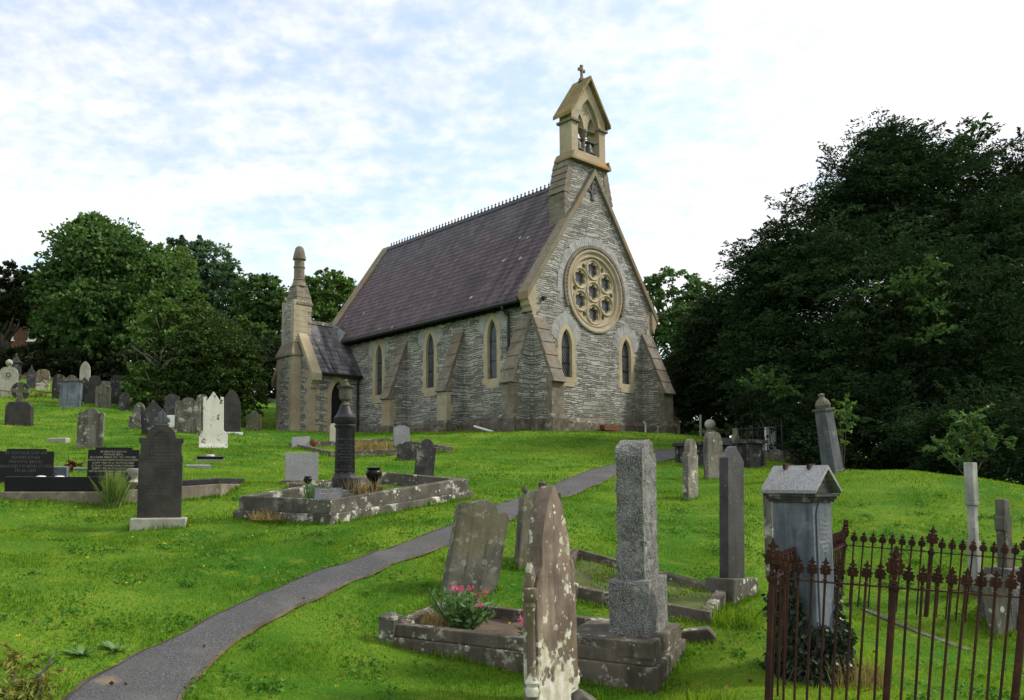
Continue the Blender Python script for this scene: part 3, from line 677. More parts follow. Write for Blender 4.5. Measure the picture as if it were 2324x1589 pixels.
# bellcote
BX = 3.33; HB = 1.02; by0, by1 = .02, .66
m = MB()
op = [(BX - .64, 11.46)] + [(BX - .64, 12.55)] + bez((BX - .64, 12.55), (BX - .60, 13.2), (BX, 13.72), 8)[1:] + bez((BX, 13.72), (BX + .60, 13.2), (BX + .64, 12.55), 8)[1:] + [(BX + .64, 11.46)]
m.prism([(BX - HB, 11.0), (BX + HB, 11.0), (BX + HB, 13.0), (BX, 14.45), (BX - HB, 13.0)], by0, by1, FX, [op])
bell = m.obj('bellcote', M['sand'], church, bevel=.012)
m = MB()
for s in (-1, 1):
    x0, x1 = sorted((BX + s * .60, BX + s * (HB + .09)))
    m.box(x0, x1, by0 - .09, by1 + .09, 12.56, 12.66)
m.obj('string_course', M['brownstone'], bell, bevel=.02)
m = MB(); m.prism([(by0 - .16, 10.98), (by0 - .16, 11.06), (by0 - .001, 11.34), (by1 + .001, 11.34), (by1 + .16, 11.06), (by1 + .16, 10.98)], BX - HB - .02, BX + HB + .02, FYZ)
for s in (-1, 1): m.prism([(BX + s * (HB + .021), 10.98), (BX + s * (HB + .17), 10.98), (BX + s * (HB + .17), 11.06), (BX + s * (HB + .021), 11.32)], by0 - .155, by1 + .155, FX)
m.obj('base_course', M['orange'], bell)
m = MB(); e = HB + .19; ze = 14.45 - e * (1.45 / HB) - .0
m.prism([(BX - e, ze + .02), (BX, 14.47), (BX + e, ze + .02), (BX + e, ze + .17), (BX, 14.66), (BX - e, ze + .17)], by0 - .17, by1 + .17, FX); m.obj('bellcote_roof', M['bellroof'], bell, bevel=.015)
m = MB()   # tracery of two small arches and a roundel
pl_ = [(BX - .66, 12.5)] + bez((BX - .66, 12.5), (BX - .61, 13.22), (BX, 13.75), 8) + bez((BX, 13.75), (BX + .61, 13.22), (BX + .66, 12.5), 8)[1:]
hl = []
for s in (-1, 1):
    c_ = BX + s * .345; hl.append([(c_ - .24, 12.504)] + bez((c_ - .24, 12.52), (c_ - .22, 12.85), (c_, 13.06), 6) + bez((c_, 13.06), (c_ + .22, 12.85), (c_ + .24, 12.52), 6)[1:] + [(c_ + .24, 12.504)])
rd = [arc(BX + .13 * math.cos(R(60 * i)), 13.25 + .13 * math.sin(R(60 * i)), .04, 0, 360, 8)[:-1] for i in range(6)] + [arc(BX, 13.25, .045, 0, 360, 8)[:-1]]
m.prism(pl_[1:], .18, .46, FX, hl + rd); m.obj('tracery', M['sand'], bell)
m = MB(); T = Matrix.Translation((BX, .32, 0))
m.lathe([(.15, 11.40), (.15, 11.5), (.10, 11.56), (.085, 11.6), (.085, 12.12), (.10, 12.14), (.09, 12.17), (.14, 12.28), (.17, 12.40), (.20, 12.42), (.20, 12.50)], 12, T); m.obj('column', M['brownstone'], bell, smooth=True)
for i, (bx, mt) in enumerate(((BX - .34, 'rustbell'), (BX + .35, 'bronze'))):
    m = MB(); m.lathe([(.03, 12.02), (.09, 12.02), (.13, 11.96), (.15, 11.80), (.18, 11.68), (.26, 11.60), (.26, 11.57), (.20, 11.58), (.1, 11.7), (.02, 11.9)], 20, Matrix.Translation((bx, .34, 0)) @ Matrix.Translation((0, 0, 0)))
    m.tube([(bx, .34, 11.75), (bx, .34, 11.5)], .025, 6); m.obj('bell', M[mt], bell, smooth=True)
    m = MB(); m.box(bx - .28, bx + .28, .29, .39, 12.03, 12.12); m.tube([(bx + .2, .34, 12.07), (bx + .2, -.02, 12.0)], .015, 6); m.obj('bell_beam', M['dark'], bell)
m = MB(); m.box(BX - .62, BX + .62, by0 + .05, by0 + .10, 11.44, 11.50); m.obj('timber_sill', M['terra'], bell)
m = MB()   # lower body with raking shoulders
bl = [(BX - 1.10, 10.97), (BX - 1.30, 9.9), (BX - 1.42, 9.6), (BX - 1.42, 8.2), (BX + 1.42, 8.2), (BX + 1.42, 9.6), (BX + 1.30, 9.9), (BX + 1.10, 10.97)]
m.prism(bl, .07, .86, FX); m.obj('bellcote_base', M['rubble'], church)
m = MB()
for s in (-1, 1):
    for i in range(5):
        z0 = 9.62 + i * .27; z1 = z0 + .285; xa = 1.44 - (z0 - 9.62) * .235; xb = 1.44 - (z1 - 9.62) * .235
        m.prism([(BX + s * (xa - .30), z0), (BX + s * (xa + .06), z0), (BX + s * (xb + .02), z1), (BX + s * (xb - .25), z1)], .05, .88, FX)
    for k in range(5):
        z0 = 8.22 + k * .275; l = .26 if k % 2 else .16
        x0, x1 = sorted((BX + s * 1.432, BX + s * (1.43 - l))); m.box(x0, x1, .055, .87, z0, z0 + .27)
m.halves(0, BX, 'shoulder_weathering', M['brownstone'], church, bevel=.01)
m = MB(); c0 = (BX, .34); zc_ = 14.55      # finial cross
T = Matrix.Translation((c0[0], c0[1], 0))
m.lathe([(.16, zc_), (.13, zc_ + .12), (.08, zc_ + .18), (.06, zc_ + .24)], 8, T)
cr = [(.055, 0), (.055, .42), (.10, .52), (.22, .47), (.30, .45), (.30, .67), (.22, .65), (.10, .62), (.07, .74), (.11, .92), (-.11, .92), (-.07, .74), (-.10, .62), (-.22, .65), (-.30, .67), (-.30, .45), (-.22, .47), (-.10, .52), (-.055, .42), (-.055, 0)]
m.prism([(BX + a * .62, zc_ + .18 + b * .58) for a, b in cr], .29, .39, FX); m.obj('cross', M['brownstone'], bell, bevel=.01)
# porch on the near side
py0, py1, pxo = 11.35, 14.45, -2.62; pyc = (py0 + py1) / 2
dx = -1.13; door_hole = lancet(dx, -.3, .54, 3.28, .85)
m = MB(); m.prism([(pxo, -.8), (-.001, -.8), (-.001, 3.5), (pxo, 3.5)], py0, py0 + .45, FX, [door_hole])
m.prism([(py0 + .451, -.8), (py1, -.8), (py1, 3.5), (pyc, 5.85), (py0 + .451, 4.15)], pxo, pxo + .45, FYZ); m.prism([(py0 + .001, 3.501), (py0 + .451, 3.501), (py0 + .451, 4.15)], pxo, pxo + .45, FYZ)
m.box(pxo + .451, -.001, py1 - .4, py1, -.8, 3.5); m.box(pxo - .08, dx - .66, py0 - .10, py0 - .002, -.8, .62); m.box(dx + .66, -.14, py0 - .10, py0 - .002, -.8, .62)
porch = m.obj('porch', M['rubble'], church)
m = MB(); sd = lancet(dx, .35, .60, 3.36, .92); si = lancet(dx, .34, .37, 3.06, .72)
m.prism(sd, py0 - .02, py0 + .25, FX, [[(a, max(b, .37)) for a, b in si]])
for i in range(8):
    z0 = .62 + i * .27
    for s in (-1, 1):
        if (i + (s > 0)) % 2 == 0:
            x0, x1 = sorted((dx + s * .601, dx + s * .78)); m.box(x0, x1, py0 - .012, py0 + .1, z0, z0 + .26)
m.obj('doorway', M['sand'], porch)
m = MB(); m.prism(lancet(dx, .2, .40, 3.1, .74), py0 + .30, py0 + .36, FX)
for k in range(-2, 3): m.box(dx + k * .15 - .06, dx + k * .15 + .06, py0 + .285, py0 + .299, .3, 2.5)
m.obj('door', M['dark'], porch)
m = MB(); sl_ = (5.95 - 3.35) / (pyc - py0 + .30); pts = []; n = 11
for i in range(n):
    ya = (py0 - .30) + (pyc - py0 + .30) * i / n; yb = (py0 - .30) + (pyc - py0 + .30) * (i + 1) / n
    pts += [(ya, 3.35 + (ya - py0 + .3) * sl_ + .03), (yb, 3.35 + (yb - py0 + .3) * sl_ + .006)]
pts += [(pyc, 5.85), (py0 - .30, 3.25)]
m.prism(pts, pxo + .40, .45, FYZ); m.prism([(2 * pyc - a, b) for a, b in pts], pxo + .40, .45, FYZ); m.obj('porch_roof', M['roof2'], porch)
m = MB(); m.prism([(pyc - .13, 5.86), (pyc, 6.06), (pyc + .13, 5.86), (pyc, 5.94)], pxo + .4, -.55, FYZ); m.obj('ridge_tile', M['lichen'], porch)
m = MB()
cp = [(py0 - .36, 3.30), (pyc, 6.18), (2 * pyc - py0 + .36, 3.30)]; m.prism(cp + [(a, b - .34) for a, b in reversed(cp)], pxo - .10, pxo + .40, FYZ)
m.prism([(py0 - .34, 3.28), (py0 - .002, 3.55), (py0 - .002, 2.75), (py0 - .08, 2.62), (py0 - .12, 2.80), (py0 - .22, 2.9), (py0 - .25, 3.05)], pxo - .04, pxo + .36, FYZ); m.obj('gable_coping', M['sand'], porch, bevel=.015)
m = MB(); z = -.4; i = 0
while z < 3.3:
    l = (.5, .28)[i % 2]; m.box(pxo - .006, pxo + l, py0 - .006, py0 + (.28, .5)[i % 2], z, z + .27)
    m.box(pxo - .006, pxo + .3, py1 - (.28, .5)[i % 2], py1 + .006, z, z + .27); z += .276; i += 1
m.halves(1, pyc, 'quoin', M['sand'], porch)
m = MB(); m.prism([(.2, 5.45), (-.55, 5.72), (-.62, 5.3), (-.45, 4.9), (.2, 4.95)], pyc - .62, pyc - .60, FX); m.obj('lead_flashing', M['lead'], porch)
m = MB(); m.tube([(pxo + .5, py0 - .34, 3.30), (-.02, py0 - .34, 3.30)], .06, 8); m.tube([(-.16, py0 - .34, 3.3), (-.10, py0 - .08, 3.0), (-.10, py0 - .08, 0.1)], .045, 8); m.obj('porch_gutter', M['iron'], porch)
# chimney stack on the porch gable
cyc = 12.86
m = MB(); m.box(pxo - .48, pxo - .002, cyc - .72, cyc + .72, -.8, 4.25)
m.box(pxo - .34, pxo + .58, cyc - .56, cyc + .56, 4.251, 6.72)
chim = m.obj('chimney', M['rubble'], church)
m = MB()
m.add([(pxo - .56, cyc - .80, 4.16), (pxo + .0, cyc - .80, 4.16), (pxo + .0, cyc + .80, 4.16), (pxo - .56, cyc + .80, 4.16), (pxo - .56, cyc - .80, 4.26), (pxo + .0, cyc - .80, 4.26), (pxo, cyc + .80, 4.26), (pxo - .56, cyc + .80, 4.26), (pxo - .365, cyc - .565, 4.78), (pxo, cyc - .565, 4.78), (pxo, cyc + .565, 4.78), (pxo - .365, cyc + .565, 4.78)],
      [(0, 1, 2, 3), (0, 1, 5, 4), (1, 2, 6, 5), (2, 3, 7, 6), (3, 0, 4, 7), (4, 5, 9, 8), (5, 6, 10, 9), (6, 7, 11, 10), (7, 4, 8, 11), (8, 9, 10, 11)])
cx_ = pxo + .22
def fr4(z0, h0x, h0y, z1, h1x, h1y):
    vs = [(cx_ + sx * hx, cyc + sy * hy, z) for z, hx, hy in ((z0, h0x, h0y), (z1, h1x, h1y)) for sx, sy in ((-1, -1), (1, -1), (1, 1), (-1, 1))]
    m.add(vs, [(0, 1, 2, 3), (4, 5, 6, 7), (0, 1, 5, 4), (1, 2, 6, 5), (2, 3, 7, 6), (3, 0, 4, 7)])
fr4(6.60, .42, .60, 6.70, .42, .60); fr4(6.701, .41, .58, 6.98, .37, .48); fr4(6.981, .39, .50, 7.22, .34, .38); fr4(7.221, .35, .39, 7.52, .30, .30)
m.obj('weathering', M['brownstone'], chim, bevel=.012)
m = MB(); z = -.4; i = 0
while z < 4.1:
    l = (.22, .36)[i % 2]
    for ya, yb in ((cyc - .726, cyc - .726 + l), (cyc + .726 - l, cyc + .726)): m.box(pxo - .486, pxo - .02, ya, yb, z, z + .27)
    z += .275; i += 1
z = 4.82
while z < 6.58:
    l = (.20, .32)[i % 2]
    for ya, yb in ((cyc - .566, cyc - .566 + l), (cyc + .566 - l, cyc + .566)): m.box(pxo - .346, pxo + .586 - (0 if i % 2 else .2), ya, yb, z, z + .24)
    z += .25; i += 1
m.halves(1, cyc, 'quoin', M['sand'], chim)
T = Matrix.Translation((cx_, cyc, 0)); m = MB()
m.lathe([(.34, 7.50), (.38, 7.56), (.33, 7.64), (.27, 7.84), (.285, 7.86), (.285, 7.90), (.25, 7.93), (.245, 8.44), (.275, 8.46), (.275, 8.52), (.24, 8.54), (.235, 8.82), (.31, 8.86), (.31, 8.92), (.25, 9.2), (.19, 9.42), (.10, 9.5), (.02, 9.51)], 16, T)
m.obj('chimney_shaft', M['brownstone'], chim, smooth=True)
# low wing on the far side
vy0, vy1, vx = 2.2, 6.4, 11.35; vyc = (vy0 + vy1) / 2
m = MB(); m.box(W + .001, vx, vy0, vy0 + .4, -.8, 3.1); m.box(W + .001, vx, vy1 - .4, vy1, -.8, 3.1); m.prism([(vy0 + .401, -.8), (vy1 - .401, -.8), (vy1 - .401, 3.3), (vyc, 5.3), (vy0 + .401, 3.3)], vx - .4, vx, FYZ)
vest = m.obj('vestry', M['rubble'], church)
m = MB(); pts = [(vy0 - .25, 3.1), (vyc, 5.6), (vyc, 5.48), (vy0 - .25, 2.98)]; m.prism(pts, W + .002, vx - .35, FYZ); m.prism([(2 * vyc - a, b) for a, b in pts], W + .002, vx - .35, FYZ); m.obj('vestry_roof', M['roof2'], vest)
m = MB(); cp = [(vy0 - .38, 3.1), (vyc, 5.85), (vy1 + .38, 3.1)]; m.prism(cp + [(a, b - .3) for a, b in reversed(cp)], vx - .35, vx + .12, FYZ); m.prism([(vy0 - .34, 3.0), (vy0 - .002, 3.3), (vy0 - .002, 2.4), (vy0 - .12, 2.5), (vy0 - .25, 2.75)], vx - .34, vx + .10, FYZ); m.obj('gable_coping', M['brownstone'], vest)
buttress(church, Matrix.Translation((vx - .50, vy0, 0)), .55, .55, 2.75, 1.75, .5, 3)
# ------------------------------------------------------------------ gravestones
def prof(kind, w, h, sink=.25, **k):
    a = w / 2
    if kind == 'round': r = k.get('rise', a); q = bez((-a, h - r), (-a * .98, h - r * .12), (-a * .38, h - r * .02), 5) + bez((-a * .38, h - r * .02), (0, h + r * .03), (a * .38, h - r * .02), 3)[1:] ; q += [(-x, z) for x, z in reversed(q[:6])]
    elif kind == 'gothic': r = k.get('rise', a * 1.5); q = bez((-a, h - r), (-a, h - r * .25), (0, h), 8); q += [(-x, z) for x, z in reversed(q[:-1])]
    elif kind == 'peak': r = k.get('rise', .2); q = [(-a, h - r), (0, h), (a, h - r)]
    elif kind == 'earpeak':
        r = k.get('rise', .25); e = k.get('ear', .10); q = [(-a, h - r * .55), (-a + e, h - r * .50), (-a + e * .9, h - r), (0, h)]; q += [(-x, z) for x, z in reversed(q[:-1])]
    elif kind == 'shoulder':
        r = k.get('rise', a * .6); s = k.get('s', .25) * w; q = [(-a, h - r), (-a + s, h - r)] + bez((-a + s, h - r), (-a + s, h - r * .05), (0, h), 6)[1:]; q += [(-x, z) for x, z in reversed(q[:-1])]
    elif kind == 'scallop':
        r = k.get('rise', .2); q = [(-a, h - r)] + bez((-a, h - r * .95), (-a * .86, h - r * .55), (-a * .68, h - r * .72), 4) + bez((-a * .68, h - r * .72), (-a * .58, h - r * .85), (-a * .5, h - r * .55), 3)[1:] + bez((-a * .5, h - r * .55), (-a * .3, h), (0, h), 5)[1:]; q += [(-x, z) for x, z in reversed(q[:-1])]
    elif kind == 'three':      # two round shoulders and a tall round centre
        r = k.get('rise', .22); q = bez((-a, h - r * 1.0), (-a, h - r * .52), (-a * .80, h - r * .48), 4) + bez((-a * .80, h - r * .48), (-a * .62, h - r * .55), (-a * .55, h - r * .72), 3)[1:] + bez((-a * .55, h - r * .6), (-a * .34, h), (0, h), 6)[1:]; q += [(-x, z) for x, z in reversed(q[:-1])]
    elif kind == 'stepped': r = k.get('rise', .05); q = [(-a, h - r), (-a * .72, h - r), (-a * .72, h), (a * .72, h), (a * .72, h - r), (a, h - r)]
    elif kind == 'cut': q = [(-a, h * .93), (a, h)]
    elif kind == 'ogee':
        r = k.get('rise', .4); q = bez((-a, h - r), (-a * .9, h - r * .55), (-a * .5, h - r * .42), 5) + bez((-a * .5, h - r * .42), (-a * .12, h - r * .28), (0, h), 5)[1:]; q += [(-x, z) for x, z in reversed(q[:-1])]
    elif kind == 'leanround': q = [(-a, h * .80)] + bez((-a, h * .80), (-a * .7, h), (a * .1, h), 5)[1:] + bez((a * .1, h), (a, h * .93), (a, h * .6), 5)[1:]
    else: q = [(-a, h), (a, h)]
    b = k.get('base')
    if b: bw, bh = b; return [(-bw / 2, -sink), (-bw / 2, bh * .75), (-a, bh)] + q + [(a, bh), (bw / 2, bh * .75), (bw / 2, -sink)]
    return [(-a, -sink)] + q + [(a, -sink)]
FOOT = []; KERBS = []; FILLS = []
def place(u, vb, Y=None):
    return hit(u, vb) if Y is None else Vector(tuple(gp(u, vb, Y)))
def stone(label, u, vb, wp, hp, kind, mat, yaw=12, th=.09, lean=0, pitch=None, name='headstone', cat='headstone', group=None, Y=None, W=None, Hh=None, plinth=None, extra=None, bevel=.01, sink=.25, **k):
    pitch = (0 if yaw > 30 else -2) if pitch is None else pitch
    p_ = place(u, vb, Y); d = p_.y; w_ = W or wp * d / HZ / max(.3, math.cos(R(yaw)) - (u - PX) / FC * math.sin(R(yaw))); h_ = Hh or hp * d / FC
    m = MB(); m.prism(prof(kind, w_, h_, sink, **k), -th / 2, th / 2, FX); ex_ = plinth[1] if plinth else 0; FOOT.append((p_, R(yaw), w_ / 2 + ex_, th / 2 + ex_))
    if plinth is None and extra is None:
        o = m.obj(name, M[mat], bevel=bevel); o.matrix_world = Matrix.Translation(p_) @ Matrix.Rotation(R(yaw), 4, 'Z') @ Matrix.Rotation(R(lean), 4, 'Y') @ Matrix.Rotation(R(pitch), 4, 'X')
        return tag(o, label, cat, group)
    e = empty(name, p_, R(yaw), label, cat, group, rx=R(pitch), ry=R(lean))
    m.obj('slab', M[mat], e, bevel=bevel)
    if plinth:
        pm, ex, ht = plinth; MB().box(-w_ / 2 - ex, w_ / 2 + ex, -th / 2 - ex, th / 2 + ex, -.3, ht).obj('plinth', M[pm], e, bevel=.012)
    if extra: extra(e, w_, h_, th)
    return e
GB = 'headstones in the upper left of the churchyard'; GM = 'headstones on the slope in front of the round bush'; GR = 'headstones beside the path'
def knob(e, w, h, th): MB().lathe([(.06, h - .02), (.05, h + .03), (.10, h + .07), (.155, h + .17), (.13, h + .28), (.05, h + .34), (.01, h + .35)], 12).obj('finial', M['pale'], e, smooth=True); MB().lathe([(.17, 0), (.17, .012), (.13, .014), (.12, 0), (.06, 0), (.05, .015), (.01, .015)], 24, Matrix.Translation((0, -th / 2, h - .38)) @ Matrix.Rotation(R(90), 4, 'X')).obj('roundel', M['pale'], e)
stone('broad pale rounded headstone with carved roundel and knob finial at the far left edge', 17, 900, 44, 68, 'round', 'pale', 14, .12, group=GB, extra=knob)
def capurn(e, w, h, th):
    m = MB(); m.box(-w / 2 - .08, w / 2 + .08, -th / 2 - .08, th / 2 + .08, h, h + .07); m.lathe([(w * .68, h + .071), (w * .5, h + .2), (.2, h + .32), (.10, h + .36), (.08, h + .42), (.12, h + .5), (.02, h + .62)], 4); m.obj('cap', M['slate'], e)
stone('dark square pedestal tomb with a spreading cap behind the pale rounded headstone', 35, 863, 24, 38, 'flat', 'slate', 25, .55, name='pedestal_tomb', cat='pedestal tomb', extra=capurn)
stone('narrow dark headstone with a tall curling point beside the mossy one', 70, 881, 21, 55, 'ogee', 'slate', 30, .12, group=GB, rise=.6)
stone('mossy brown round-topped headstone with a white crusted crown', 96, 885, 31, 47, 'round', 'brown', 10, .12, group=GB)
stone('dark round-topped headstone just left of the blue slate corniced tomb', 132, 905, 30, 56, 'round', 'slate', 8, .12, group=GB, rise=.45)
def pediment(e, w, h, th):
    m = MB(); m.box(-w / 2 - .05, w / 2 + .05, -th / 2 - .05, th / 2 + .05, h, h + .06); m.prism([(-w / 2, h + .061), (-w * .2, h + .18), (-w * .1, h + .27), (0, h + .29), (w * .1, h + .27), (w * .2, h + .18), (w / 2, h + .061)], -th * .3, th * .3, FX); m.obj('pediment', M['lichen2'], e, bevel=.01)
    m = MB(); m.box(-w * .36, w * .36, -th / 2 - .012, -th / 2 - .001, .12, h - .1); m.obj('panel', M['slateblue'], e)
stone('blue slate headstone like a chest with cornice and curved pediment', 160, 924, 47, 58, 'flat', 'slateblue', 10, .34, name='corniced_headstone', group=GB, extra=pediment)
stone('pale cream pointed-arch headstone rising behind the others before the dark trees', 192, 873, 24, 54, 'gothic', 'pale', 10, .12, group=GB, rise=.62, base=None)
stone('slim dark pointed headstone squeezed between the blue slate and the mottled one', 190, 912, 17, 57, 'peak', 'slate', 8, .1, group=GB)
stone('dark mottled round headstone on wide shoulders right of the blue slate one', 213, 916, 27, 64, 'round', 'slatebrown', 8, .12, group=GB, base=(.78, .42))
stone('weathered grey headstone with small scalloped crown in front of the dark mottled one', 233, 926, 35, 55, 'scallop', 'lichen2', 10, .12, group=GB, rise=.14)
stone('dark rounded headstone half hidden by the left side of the round bush', 262, 917, 27, 66, 'round', 'slate', 10, .1, group=GB)
stone('small narrow round-topped headstone at the left foot of the round bush', 282, 932, 25, 42, 'shoulder', 'slate', 10, .1, group=GB, s=.1, rise=.18)
# stone cross on a block
e = empty('cross_monument', place(43, 966), R(10), 'weathered stone ring cross on a chamfered block at the left', 'stone cross')
m = MB(); m.prism([(-.44, -.3), (-.42, .66), (-.28, .82), (.28, .82), (.42, .66), (.44, -.3)], -.17, .17, FX); m.obj('block', M['slatebrown'], e, bevel=.02)
m = MB(); m.prism([(-.13, .821), (-.10, 1.15), (-.30, 1.13), (-.30, 1.30), (-.09, 1.28), (-.10, 1.52), (.10, 1.52), (.09, 1.28), (.30, 1.30), (.30, 1.13), (.10, 1.15), (.13, .821)], -.07, .07, FX); m.obj('cross', M['lichen2'], e, bevel=.012)
m = MB(); m.prism(arc(0, 1.22, .30, 0, 360, 28)[:-1], -.045, .045, FX, [arc(0, 1.22, .19, 0, 360, 24)[:-1]]); m.obj('ring', M['slatebrown'], e)
stone('broad square-shouldered lichened headstone with a broken crown on open grass at left', 204, 1017, 60, 91, 'scallop', 'lichen', 8, .12, group=GM, rise=.17)
stone('lichen-spotted round headstone with a small side knob leaning right', 312, 973, 42, 60, 'shoulder', 'lichen', 10, .12, lean=3, group=GM, s=.14, rise=.5)
stone('dark eared gothic headstone leaning left behind the tall black slate', 352, 988, 60, 80, 'earpeak', 'slate', 12, .12, lean=-5, group=GM, rise=.36)
stone('plain dark peaked headstone on a white base behind the scalloped one', 389, 970, 34, 77, 'peak', 'slateclean', 10, .1, group=GM, rise=.10, plinth=('whitepaint', .04, .42))
stone('wide grey scalloped headstone crusted with pale lichen left of the white marble', 425, 983, 58, 81, 'scallop', 'lichen', 8, .13, group=GM, rise=.16)
stone('lichened round headstone peeping over between the scalloped and white marble ones', 457, 975, 26, 80, 'round', 'lichen', 8, .12, group=GM)
def wbase(e, w, h, th): MB().box(-w * .68, w * .68, -th, th, -.2, .05).obj('plinth', M['whitepaint'], e)
stone('tall white marble headstone with pointed top blotched with black lichen', 484, 1016, 47, 128, 'earpeak', 'white', 16, .14, lean=-1, group=GM, rise=.30, ear=.09, base=(.80, .50), extra=wbase)
stone('tall dark pointed-arch headstone right of the white marble one', 524, 984, 44, 100, 'gothic', 'slatebrown', 12, .14, group=GM, rise=.8, plinth=('whitepaint', .08, .03))
stone('small grey scalloped headstone between the round bush and the porch', 576, 978, 36, 45, 'scallop', 'lichen2', 8, .1, group=GM, rise=.16)
# flat plaques
def plaque(label, u, v, w, l, h, mat, yaw=15, flowers=False):
    e = empty('grave_plaque', place(u, v), R(yaw), label, 'plaque', rx=R(4))
    MB().box(-w / 2, w / 2, -l / 2, l / 2, -.1, h).obj('slab', M[mat], e, bevel=.008)
    if flowers:
        MB().box(-w / 2 - .03, w / 2 + .03, -l / 2 - .03, l / 2 + .03, -.1, .02).obj('kerb', M['granitel'], e)
        MB().lathe([(.10, h), (.10, h + .03), (.06, h + .035)], 12).obj('flower_holder', M['whitepaint'], e)
        leafball('dried_flowers', Vector((0, 0, h + .10)), .12, 40, .05, 'rustleaf', e)
    return e
def leafball(name, c, r, n, sz, mat, parent, seed=1, flat=.6):
    rs_ = np.random.RandomState(seed); P_ = rs_.normal(0, 1, (n, 3)); P_ /= np.linalg.norm(P_, axis=1)[:, None]; P_ *= r * rs_.uniform(.3, 1, (n, 1)); P_[:, 2] *= flat; P_ += np.array(c)
    v, f, tt = leaf_quads(P_, rs_, sz, sz * .5, rs_.uniform(0, 1, n)); return rawobj(name, v, f, M[mat], parent, tt)
def leaf_quads(P_, rs_, L_, W_, tint, dirs=None, up=.35):
    n = len(P_); d = rs_.normal(0, 1, (n, 3)) if dirs is None else dirs + rs_.normal(0, .45, (n, 3)); d /= np.linalg.norm(d, axis=1)[:, None]
    q = rs_.normal(0, 1, (n, 3)); q[:, 2] *= up; s_ = np.cross(d, q); s_ /= np.linalg.norm(s_, axis=1)[:, None] + 1e-9
    L_ = (L_ * rs_.uniform(.65, 1.25, n))[:, None]; W_ = (W_ * rs_.uniform(.7, 1.2, n))[:, None]
    v = np.stack([P_ - d * L_ * .5, P_ + s_ * W_ * .5, P_ + d * L_ * .5, P_ - s_ * W_ * .5], 1).reshape(-1, 3)
    f = np.arange(4 * n).reshape(n, 4); return v, f, np.repeat(tint, 4)
M['rustleaf'] = leafmat('russet_leaves', (.10, .04, .02), (.22, .10, .04), .2)
plaque('black polished ground plaque with a white flower holder in the grass', 477, 1044, .62, .42, .09, 'black', 16, True)
plaque('plain grey ground plaque lying flat below the black one', 450, 1061, .52, .34, .05, 'granitel', 14)
plaque('grey sloping memorial desk behind the left black headstone', 132, 1088, .34, .30, .24, 'slateblue', 14)
plaque('flat slate slab beside the small russet shrub', 190, 1068, .50, .34, .05, 'slateblue', 14)
# tall black slate in the left foreground
e = empty('headstone', hit(361, 1194), R(13), 'tall dark slate headstone with arched top and spade-shaped finial in left foreground', 'headstone')
sw = .62 / 2
q = [(-sw * .97, -.1), (-sw * .97, .99), (-sw * .90, 1.05), (-sw * .90, 1.17), (-sw * .99, 1.20), (-sw * .99, 1.255), (-sw * .64, 1.255)] + bez((-sw * .66, 1.255), (-sw * .60, 1.44), (0, 1.45), 8); q += [(-a, b) for a, b in reversed(q[:-1])]
MB().prism(q, -.055, .055, FX).obj('slab', M['slatebrown'], e, bevel=.012)
m = MB(); ia = bez((-sw * .44, 1.0), (-sw * .48, 1.37), (0, 1.38), 8); ia += [(-a, b) for a, b in reversed(ia[:-1])]; ib = [(a * .86, 1.0 + (b - 1.0) * .93) for a, b in reversed(ia)]; m.prism(ia + ib, -.066, -.0551, FX); m.obj('moulded_arch', M['slatebrown'], e)
m = MB(); m.box(-.10, .10, -.05, .05, 1.44, 1.465); m.prism([(-.05, 1.466), (-.115, 1.50), (-.105, 1.55), (-.065, 1.565), (-.045, 1.62), (0, 1.67), (.045, 1.62), (.065, 1.565), (.105, 1.55), (.115, 1.50), (.05, 1.466)], -.04, .04, FX); m.obj('finial', M['slategrey'], e, bevel=.012)
m = MB(); m.box(-.38, .38, -.19, .19, -.25, .11); m.obj('plinth', M['pale'], e, bevel=.02); FOOT.append((hit(361, 1194), R(13), .37, .17))
# black granite headstones and their kerbs
def black_head(label, u, v, W_, Hh, yaw, lines, mat, sz, th=.09):
    e = empty('headstone', place(u, v), R(yaw), label, 'headstone', 'black granite headstones on kerbed graves', rx=R(-3))
    MB().prism(prof('stepped', W_, Hh, .25, rise=.045), -th / 2, th / 2, FX).obj('slab', M['black'], e, bevel=.006)
    text_part('inscription', lines, sz, M[mat], e, (0, -th / 2 - .001, Hh - .10))
    MB().box(-W_ / 2 - .06, W_ / 2 + .06, -.14, .14, -.3, .03).obj('base', M['black'], e, bevel=.006); return e
black_head('wide polished black headstone with faint grey lettering at the left edge', 57, 1097, .93, .62, 10, ['ER SERCHUS GOF AM', 'EDWIN JONES', 'ANNWYL BRIOD', 'HUNODD MEHEFIN 27 1955', 'YN 56 OED'], 'grey_letters', .075)
black_head('polished black headstone with many lines of pale lettering behind the grass tuft', 256, 1090, .93, .63, 10, ['ER SERCHUS GOF AM', 'FRANCES BERYL', 'EU HUNIG FERCH 1931 YN 3 MIS OED', 'HEFYD EU MAM EDITH MORGAN EI MAM', 'GORFF 1968 YN 61 MLWYDD OED', 'A THAD THOMAS EVAN MORGAN', 'GORFF 1972 YN 70 MLWYDD OED', 'HEFYD AM RICHARD GARFIELD EI MAB', '1935 - 1992'], 'gold', .050)
